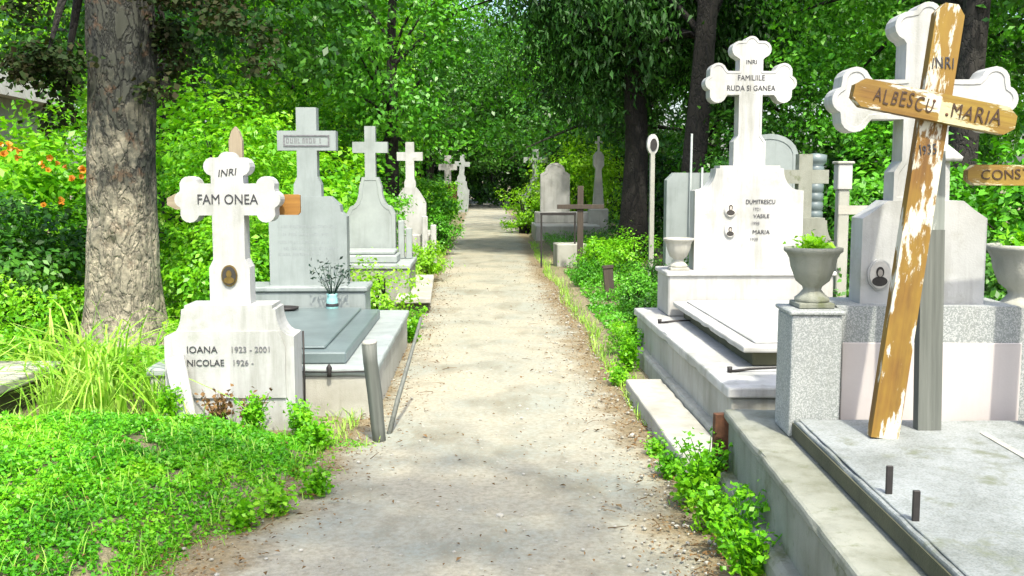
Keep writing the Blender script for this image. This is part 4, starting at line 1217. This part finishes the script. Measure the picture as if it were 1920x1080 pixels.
def vine_flowers():
    """Orange trumpet flowers on the shrub left of the big trunk."""
    host = [o for o in COL.objects if o.get('label', '').startswith('dense shrub with orange')][0]
    rng = np.random.default_rng(44)
    bm = bmesh.new()
    seg = 5
    prof = [(.006, 0), (.010, .03), (.022, .055), (.046, .07)]
    rings = [[bm.verts.new((r * math.cos(2 * math.pi * k / seg), r * math.sin(2 * math.pi * k / seg), z)) for k in range(seg)] for r, z in prof]
    for i in range(3):
        for k in range(seg):
            bm.faces.new((rings[i][k], rings[i][(k + 1) % seg], rings[i + 1][(k + 1) % seg], rings[i + 1][k]))
    me = bpy.data.meshes.new('flower'); bm.to_mesh(me); bm.free()
    me.materials.append(M['petal_orange'])
    hs = host.scale[0]
    groups = [(-4.98, 11.1, 1.88, 5), (-4.62, 11.1, 1.72, 5), (-4.33, 11.1, 1.62, 6), (-4.2, 11.1, 1.66, 3), (-4.55, 11.0, 1.32, 3), (-5.05, 11.1, 1.75, 3)]
    mi = host.matrix_basis.copy()
    mi = (Matrix.Translation(host.location) @ Matrix.Rotation(host.rotation_euler.z, 4, 'Z') @ Matrix.Scale(hs, 4)).inverted()
    for (gx, gy, gz, n) in groups:
        for _ in range(n):
            p = Vector((gx + rng.normal() * .075, gy + rng.normal() * .08, gz + rng.normal() * .06))
            o = bpy.data.objects.new('flower', me)
            COL.objects.link(o)
            o.parent = host
            o.location = mi @ p
            o.rotation_euler = (R(rng.uniform(40, 100)), 0, R(rng.uniform(-70, 70)) - host.rotation_euler.z)
            o.scale = (rng.uniform(.55, .9),) * 3
vine_flowers()

# ------------------------------------------------------------------ grass tufts
def tuft_mesh(seed, n, L, wd, spread, arch):
    rng = np.random.default_rng(seed)
    seg = 5
    quads = []
    for i in range(n):
        a = rng.uniform(0, 6.28); r = abs(rng.normal()) * spread
        base = np.array([math.cos(a) * r, math.sin(a) * r, 0])
        b = rng.uniform(0, 6.28)
        dirv = np.array([math.cos(b), math.sin(b), 0]) * .6 + np.array([math.cos(a), math.sin(a), 0]) * .6
        side = np.array([-dirv[1], dirv[0], 0]); side /= max(1e-6, np.linalg.norm(side))
        ll = L * rng.uniform(.55, 1.15); ar = arch * rng.uniform(.4, 1.4)
        P = []
        for k in range(seg + 1):
            t = k / seg
            th = ar * t
            P.append(base + dirv * ll * (t * t * .5 * ar) + np.array([0, 0, ll * (t - .42 * ar * t * t * t)]))
        for k in range(seg):
            w0 = wd * (1 - k / seg) ** .7; w1 = wd * (1 - (k + 1) / seg) ** .7
            quads.append([P[k] - side * w0, P[k] + side * w0, P[k + 1] + side * w1, P[k + 1] - side * w1])
    return quad_mesh('blades', np.array(quads).reshape(-1, 3), len(quads))

TU = [tuft_mesh(301, 56, 1.0, .011, .08, 2.0), tuft_mesh(302, 50, 1.1, .013, .07, 2.3), tuft_mesh(303, 110, .45, .006, .10, 1.0)]
tufts = [
    (-2.62, 7.20, 0, 1.20, 'long arching grass tuft at the foot of the big tree'),
    (-2.22, 6.95, 1, 0.90, 'long grass tuft close to the white headstone pedestal'),
    (-2.45, 6.60, 0, 1.02, 'tall bright grass tuft in front of the big tree'),
    (-3.05, 7.7, 0, 1.14, 'grass tuft left of the big tree foot'),
    (-2.12, 6.62, 2, 1.0, 'short grass tuft behind the ground cover beside the white headstone'),
    (-2.72, 6.50, 2, 1.2, 'short bright grass tuft at the top of the ground cover'),
    (-3.35, 7.75, 1, 0.96, 'grass tuft behind the left concrete slab'),
    (-2.75, 6.95, 1, 1.14, 'widest arching grass tuft between the left slab and white headstone'),
    (-1.0, 15.2, 2, .8, 'short grass tuft by the low concrete grave cover'),
]
for i, (x, y, v, s, lab) in enumerate(tufts):
    t = thing('grass_tuft', lab, 'grass', (x, y, ground_z(x, y) - .01), R(i * 53), 'grass tufts left of the path')
    t.scale = (s,) * 3
    obj('blades', TU[v], M['grass'], t)

# ------------------------------------------------------------------ weeds
def weed_data(seed, h, n_st, per, size):
    rng = np.random.default_rng(seed)
    bm = bmesh.new(); C = []; N = []; L = []
    for i in range(n_st):
        a = rng.uniform(0, 6.28); s = rng.uniform(.1, .55); hh = h * rng.uniform(.5, 1.1)
        e = Vector((math.cos(a) * hh * s, math.sin(a) * hh * s, hh))
        tube(bm, [(0, 0, -.02), e * .5 + Vector((0, 0, .03)), e], [.004, .003, .002], 4, False)
        for k in range(per):
            t = rng.uniform(.2, 1.0)
            p = np.array(e * t) + rng.normal(size=3) * .028
            C.append(p); N.append(rng.normal(size=3) * .5 + np.array([0, -.2, .8])); L.append(size * rng.uniform(.6, 1.3))
    st = bpy.data.meshes.new('stems'); bm.to_mesh(st); bm.free()
    V = leaf_quads(np.array(C), unit(np.array(N)), np.array(L), rng, .8)
    return st, quad_mesh('leaves', V, len(C))

WD = [weed_data(401, .30, 20, 28, .034), weed_data(402, .22, 19, 28, .031), weed_data(403, .14, 16, 24, .026)]
weeds = [
    (1.06, 4.15, 0, .95, 'leafy weed clump in the right foreground against the near kerb'),
    (1.03, 4.45, 1, 1.1, 'broad weed clump along the near kerb second from the front'),
    (1.02, 4.80, 1, 1.15, 'weed clump in front of the rusty post'),
    (1.12, 4.98, 0, 1.0, 'tall weed climbing at the foot of the rusty post'),
    (1.00, 5.30, 2, 1.1, 'low weed at the end of the concrete step'),
    (1.00, 5.75, 2, .8, 'tiny weed along the concrete step'),
    (1.05, 3.85, 1, 1.1, 'weed clump at the bottom edge beside the near kerb'),
    (1.20, 8.30, 1, 1.1, 'weed clump beyond the concrete step at the path edge'),
    (1.28, 8.75, 0, .9, 'tall weed beside the back of the trefoil tomb kerb'),
    (1.05, 7.75, 2, 1.1, 'low weed at the far end of the concrete step'),
    (-.98, 4.75, 2, 1.2, 'small bright weed at the right edge of the ground cover'),
    (-.84, 5.05, 2, 1.15, 'small weed beside the bare path edge'),
    (-1.10, 4.55, 2, 1.1, 'small weed under the ground cover edge'),
    (-1.38, 6.10, 1, .9, 'weed clump covering the right foot of the white headstone'),
    (-1.12, 6.18, 1, .95, 'weed clump between the white headstone and the iron rod'),
    (-.98, 5.95, 2, 1.3, 'low weed in front of the iron rod'),
    (-1.90, 6.18, 1, .9, 'weed clump covering the left foot of the white headstone'),
    (-.70, 9.9, 1, 1.0, 'weed clump behind the grey grave at the path edge'),
    (-.72, 10.8, 0, .8, 'weed clump in front of the low concrete cover'),
]
for i, (x, y, v, s, lab) in enumerate(weeds):
    place_tree('weed', WD[v], (x, y, max(0, ground_z(x, y))), lab, M['leaf_lime'], M['leaf_mid'], s, R(i * 77), 'weeds along the path', 'weed', ('stems', 'leaves'))

dry = weed_data(420, .34, 26, 9, .045)
place_tree('dry_plant', dry, (-1.62, 6.20, .06), 'dry brown dead plant in front of the white headstone pedestal', M['dry'], M['dry'], .72, 0, None, 'plant', ('stems', 'leaves'))
place_tree('dry_plant', dry, (-1.42, 6.20, .08), 'smaller dry twiggy plant right of the brown dead one', M['dry'], M['dry'], .6, 1.5, None, 'plant', ('stems', 'leaves'))

# ------------------------------------------------------------------ uncountable plants and litter
def ground_cover():
    rng = np.random.default_rng(500)
    n = 190000
    x = rng.uniform(-4.2, -.55, n); y = rng.uniform(3.4, 6.6, n)
    edge = np.array([.16 * noise.noise((a * 1.7, b * 1.7, 7)) + .13 * noise.noise((a * 5, b * 5, 4)) + .08 * noise.noise((a * 14, b * 14, 2)) for a, b in zip(x, y)])
    # bank bounded by the path on the right and the headstone behind; it thins out towards the path
    l = np.array([path_edges(b)[0] for b in y])
    d = np.minimum(l + .12 - x, 6.42 - .10 * (x + 2.5) ** 2 - y) * 1.6 + edge * 2.2
    d -= np.where((y > 6.20) & (x > -2.05), 1.0, 0.0)
    keep = rng.uniform(-.18, .30, n) < d
    x, y, d = x[keep], y[keep], d[keep]
    g = np.array([max(ground_z(a, b), 0.0) for a, b in zip(x, y)])
    lump = np.array([noise.noise((a * 2.2, b * 2.2, 3)) + .6 * noise.noise((a * 7.0, b * 7.0, 1)) + .5 * noise.noise((a * 17, b * 17, 6)) for a, b in zip(x, y)])
    th = np.clip(d, .12, 1) * np.maximum(.02, .065 + .06 * lump)
    z = g + th * rng.uniform(.15, 1.0, len(x))
    C = np.stack([x, y, z], 1)
    N = unit(rng.normal(size=C.shape) * .5 + np.array([0, -.15, .85]))
    gap = np.array([noise.noise((a * 3.6, b * 3.6, 31)) + .5 * noise.noise((a * 9, b * 9, 13)) for a, b in zip(x, y)])
    ok = rng.uniform(0, 1, len(x)) > np.clip((gap - .18) * 3.5, 0, .93)
    x, y, C, N = x[ok], y[ok], C[ok], N[ok]
    big = np.array([1.0 + .55 * max(0.0, noise.noise((a * 1.3, b * 1.3, 21)) + .1) for a, b in zip(x, y)])
    half = int(len(C) * .68)
    V = np.concatenate([leaf_quads(C[:half], N[:half], rng.uniform(.012, .027, half) * big[:half], rng, .75, .1),
                        leaf_quads(C[half:], N[half:], rng.uniform(.016, .040, len(C) - half) * big[half:], rng, .36, .1)])
    o = obj('ground_cover', quad_mesh('ground_cover', V, len(C)), M['leaf_cover'], kind='stuff')
    # dead leaves caught in it
    pick = rng.choice(len(C), 900, replace=False)
    D = C[pick] + np.array([0, 0, .012])
    Vd = leaf_quads(D, unit(rng.normal(size=D.shape) * .4 + np.array([0, 0, 1.0])), rng.uniform(.012, .035, 900), rng, .5, .15)
    dd = obj('dead_leaves', quad_mesh('dead_leaves', Vd, 900), M['dry'], kind='stuff')
    tag(dd, 'dead brown leaves caught in the green ground cover', 'litter')
    # upright sprigs
    quads = []
    for q in rng.choice(len(C), 2600, replace=False):
        b = rng.uniform(0, 6.28); h = rng.uniform(.03, .085)
        dv = np.array([math.cos(b), math.sin(b), 0]); sd_ = np.array([-dv[1], dv[0], 0]) * .0022
        p = C[q]; m1 = p + dv * h * .25 + [0, 0, h * .6]; e = p + dv * h * .7 + [0, 0, h]
        quads.append([p - sd_, p + sd_, m1 + sd_, m1 - sd_]); quads.append([m1 - sd_, m1 + sd_, e + sd_ * .2, e - sd_ * .2])
    sp = obj('sprigs', quad_mesh('sprigs', np.array(quads).reshape(-1, 3), len(quads)), M['grass'], kind='stuff')
    tag(sp, 'thin grass sprigs rising from the green ground cover', 'grass')
    tag(o, 'bright green carpet of small-leaved ground cover in the left foreground', 'ground cover')
ground_cover()

def undergrowth(name, label, polys, n, hfun, size, mat, seed, thick=1.0):
    rng = np.random.default_rng(seed)
    Cs = []
    for (x0, x1, y0, y1, h, wgt) in polys:
        k = int(n * wgt)
        x = rng.uniform(x0, x1, k); y = rng.uniform(y0, y1, k)
        hh = np.array([max(.06, h * (.65 + .8 * noise.noise((a * 1.2, b * 1.2, seed)))) for a, b in zip(x, y)])
        z = hh * rng.uniform(.05, 1, k) ** .6
        Cs.append(np.stack([x, y, z], 1))
    C = np.concatenate(Cs)
    N = unit(rng.normal(size=C.shape) * .6 + np.array([0, -.25, .7]))
    V = leaf_quads(C, N, size * rng.uniform(.6, 1.3, len(C)), rng, .5)
    o = obj(name, quad_mesh(name, V, len(C)), M[mat], kind='stuff')
    tag(o, label, 'undergrowth')

undergrowth('undergrowth', 'tangled weeds covering the ground round the big tree', [(-6.5, -3.85, 8.2, 11.2, .75, .32), (-2.95, -2.2, 9.4, 11.2, .7, .12), (-3.85, -2.95, 10.3, 11.2, .7, .06), (-6.5, -3.9, 7.5, 9.0, .55, .20), (-3.9, -2.3, 7.9, 9.2, .16, .08), (-9, -2.0, 11, 15, .8, .22)], 46000, None, .055, 'leaf_lime', 511)
undergrowth('undergrowth', 'low leafy cover between the graves on the left side', [(-2.3, -1.95, 6.9, 9.6, .25, .15), (-6, -1.9, 15, 24, .7, .45), (-6, -1.1, 24, 45, .7, .4)], 24000, None, .09, 'leaf_mid', 512)
undergrowth('undergrowth', 'low leafy cover of the shrub bed right of the path', [(1.28, 2.4, 9.3, 12.5, .16, .3), (1.35, 2.6, 12.5, 17, .22, .35), (1.5, 3.2, 19, 27, .4, .35)], 20000, None, .045, 'leaf_mid', 513)
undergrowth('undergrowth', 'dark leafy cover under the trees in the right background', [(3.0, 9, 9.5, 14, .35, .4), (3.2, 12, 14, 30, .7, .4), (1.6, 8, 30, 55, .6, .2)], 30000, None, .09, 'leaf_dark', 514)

def litter():
    rng = np.random.default_rng(600)
    n = 9500
    y = 3.4 + rng.uniform(0, 1, n) ** 1.6 * 16
    side = rng.uniform(0, 1, n)
    E = np.array([path_edges(v) for v in y])
    u = np.abs(rng.normal(size=n)) * .22
    x = np.where(side < .42, E[:, 0] + u, np.where(side < .88, E[:, 1] - u, rng.uniform(E[:, 0], E[:, 1])))
    C = np.stack([x, y, np.full(n, .034) + rng.uniform(0, .006, n)], 1)
    N = unit(rng.normal(size=C.shape) * .25 + np.array([0, 0, 1.0]))
    V = leaf_quads(C, N, rng.uniform(.006, .026, n) * np.where(rng.uniform(0, 1, n) < .06, 1.9, 1.0), rng, .5, .15)
    o = obj('leaf_litter', quad_mesh('leaf_litter', V, n), M['dry'], kind='stuff')
    tag(o, 'dry brown leaf litter scattered along the path edges', 'litter')
    bt = bmesh.new()
    for i in range(170):
        yy = 3.4 + rng.random() ** 1.5 * 10
        l, r = path_edges(yy)
        xx = l + abs(rng.normal()) * .25 if rng.random() < .45 else r - abs(rng.normal()) * .28
        a = rng.uniform(0, 6.28); L = rng.uniform(.03, .13)
        p = Vector((xx, yy, .036)); e = p + Vector((math.cos(a) * L, math.sin(a) * L, rng.uniform(0, .008)))
        m_ = p.lerp(e, .5) + Vector((rng.normal() * .01, rng.normal() * .01, .004))
        tube(bt, [p, m_, e], [.0025, .002, .0012], 4, False)
    o = obj('twigs', bt, M['dry'], kind='stuff')
    tag(o, 'thin dry twigs fallen along the path edges', 'twigs')
    # small stones
    bm = bmesh.new()
    r2 = random.Random(9)
    for i in range(900):
        yy = 3.4 + r2.random() ** 1.5 * 12
        l, r = path_edges(yy)
        xx = r2.uniform(l - .05, r + .05) if r2.random() < .5 else (r - abs(r2.gauss(0, .2)))
        s = r2.uniform(.004, .014) * (1.8 if r2.random() < .05 else 1)
        m_ = Matrix.Translation((xx, yy, .026)) @ Matrix.Rotation(r2.uniform(0, 6), 4, 'Z') @ Matrix.Diagonal((s, s * r2.uniform(.6, 1), s * .6, 1))
        bmesh.ops.create_icosphere(bm, subdivisions=1, radius=1.0, matrix=m_)
    o = obj('gravel', bm, M['concrete_white'], kind='stuff')
    tag(o, 'small pale stones strewn on the path', 'gravel')
    # sparse grass on the verge
    quads = []
    for i in range(5200):
        yy = 3.5 + rng.random() ** 1.5 * 22
        l, r = path_edges(yy)
        xx = (l - abs(rng.normal()) * .10 + .04) if rng.random() < .5 else (r + abs(rng.normal()) * .10 - .05)
        b = rng.uniform(0, 6.28); h = rng.uniform(.03, .10)
        d = np.array([math.cos(b), math.sin(b), 0]); s = np.array([-d[1], d[0], 0]) * .003
        p = np.array([xx, yy, .01])
        q = p + d * h * .35 + [0, 0, h * .7]; e = p + d * h * .9 + [0, 0, h]
        quads.append([p - s, p + s, q + s * .7, q - s * .7]); quads.append([q - s * .7, q + s * .7, e + s * .1, e - s * .1])
    o = obj('verge_grass', quad_mesh('verge_grass', np.array(quads).reshape(-1, 3), len(quads)), M['grass'], kind='stuff')
    tag(o, 'sparse short grass along both edges of the path', 'grass')
litter()
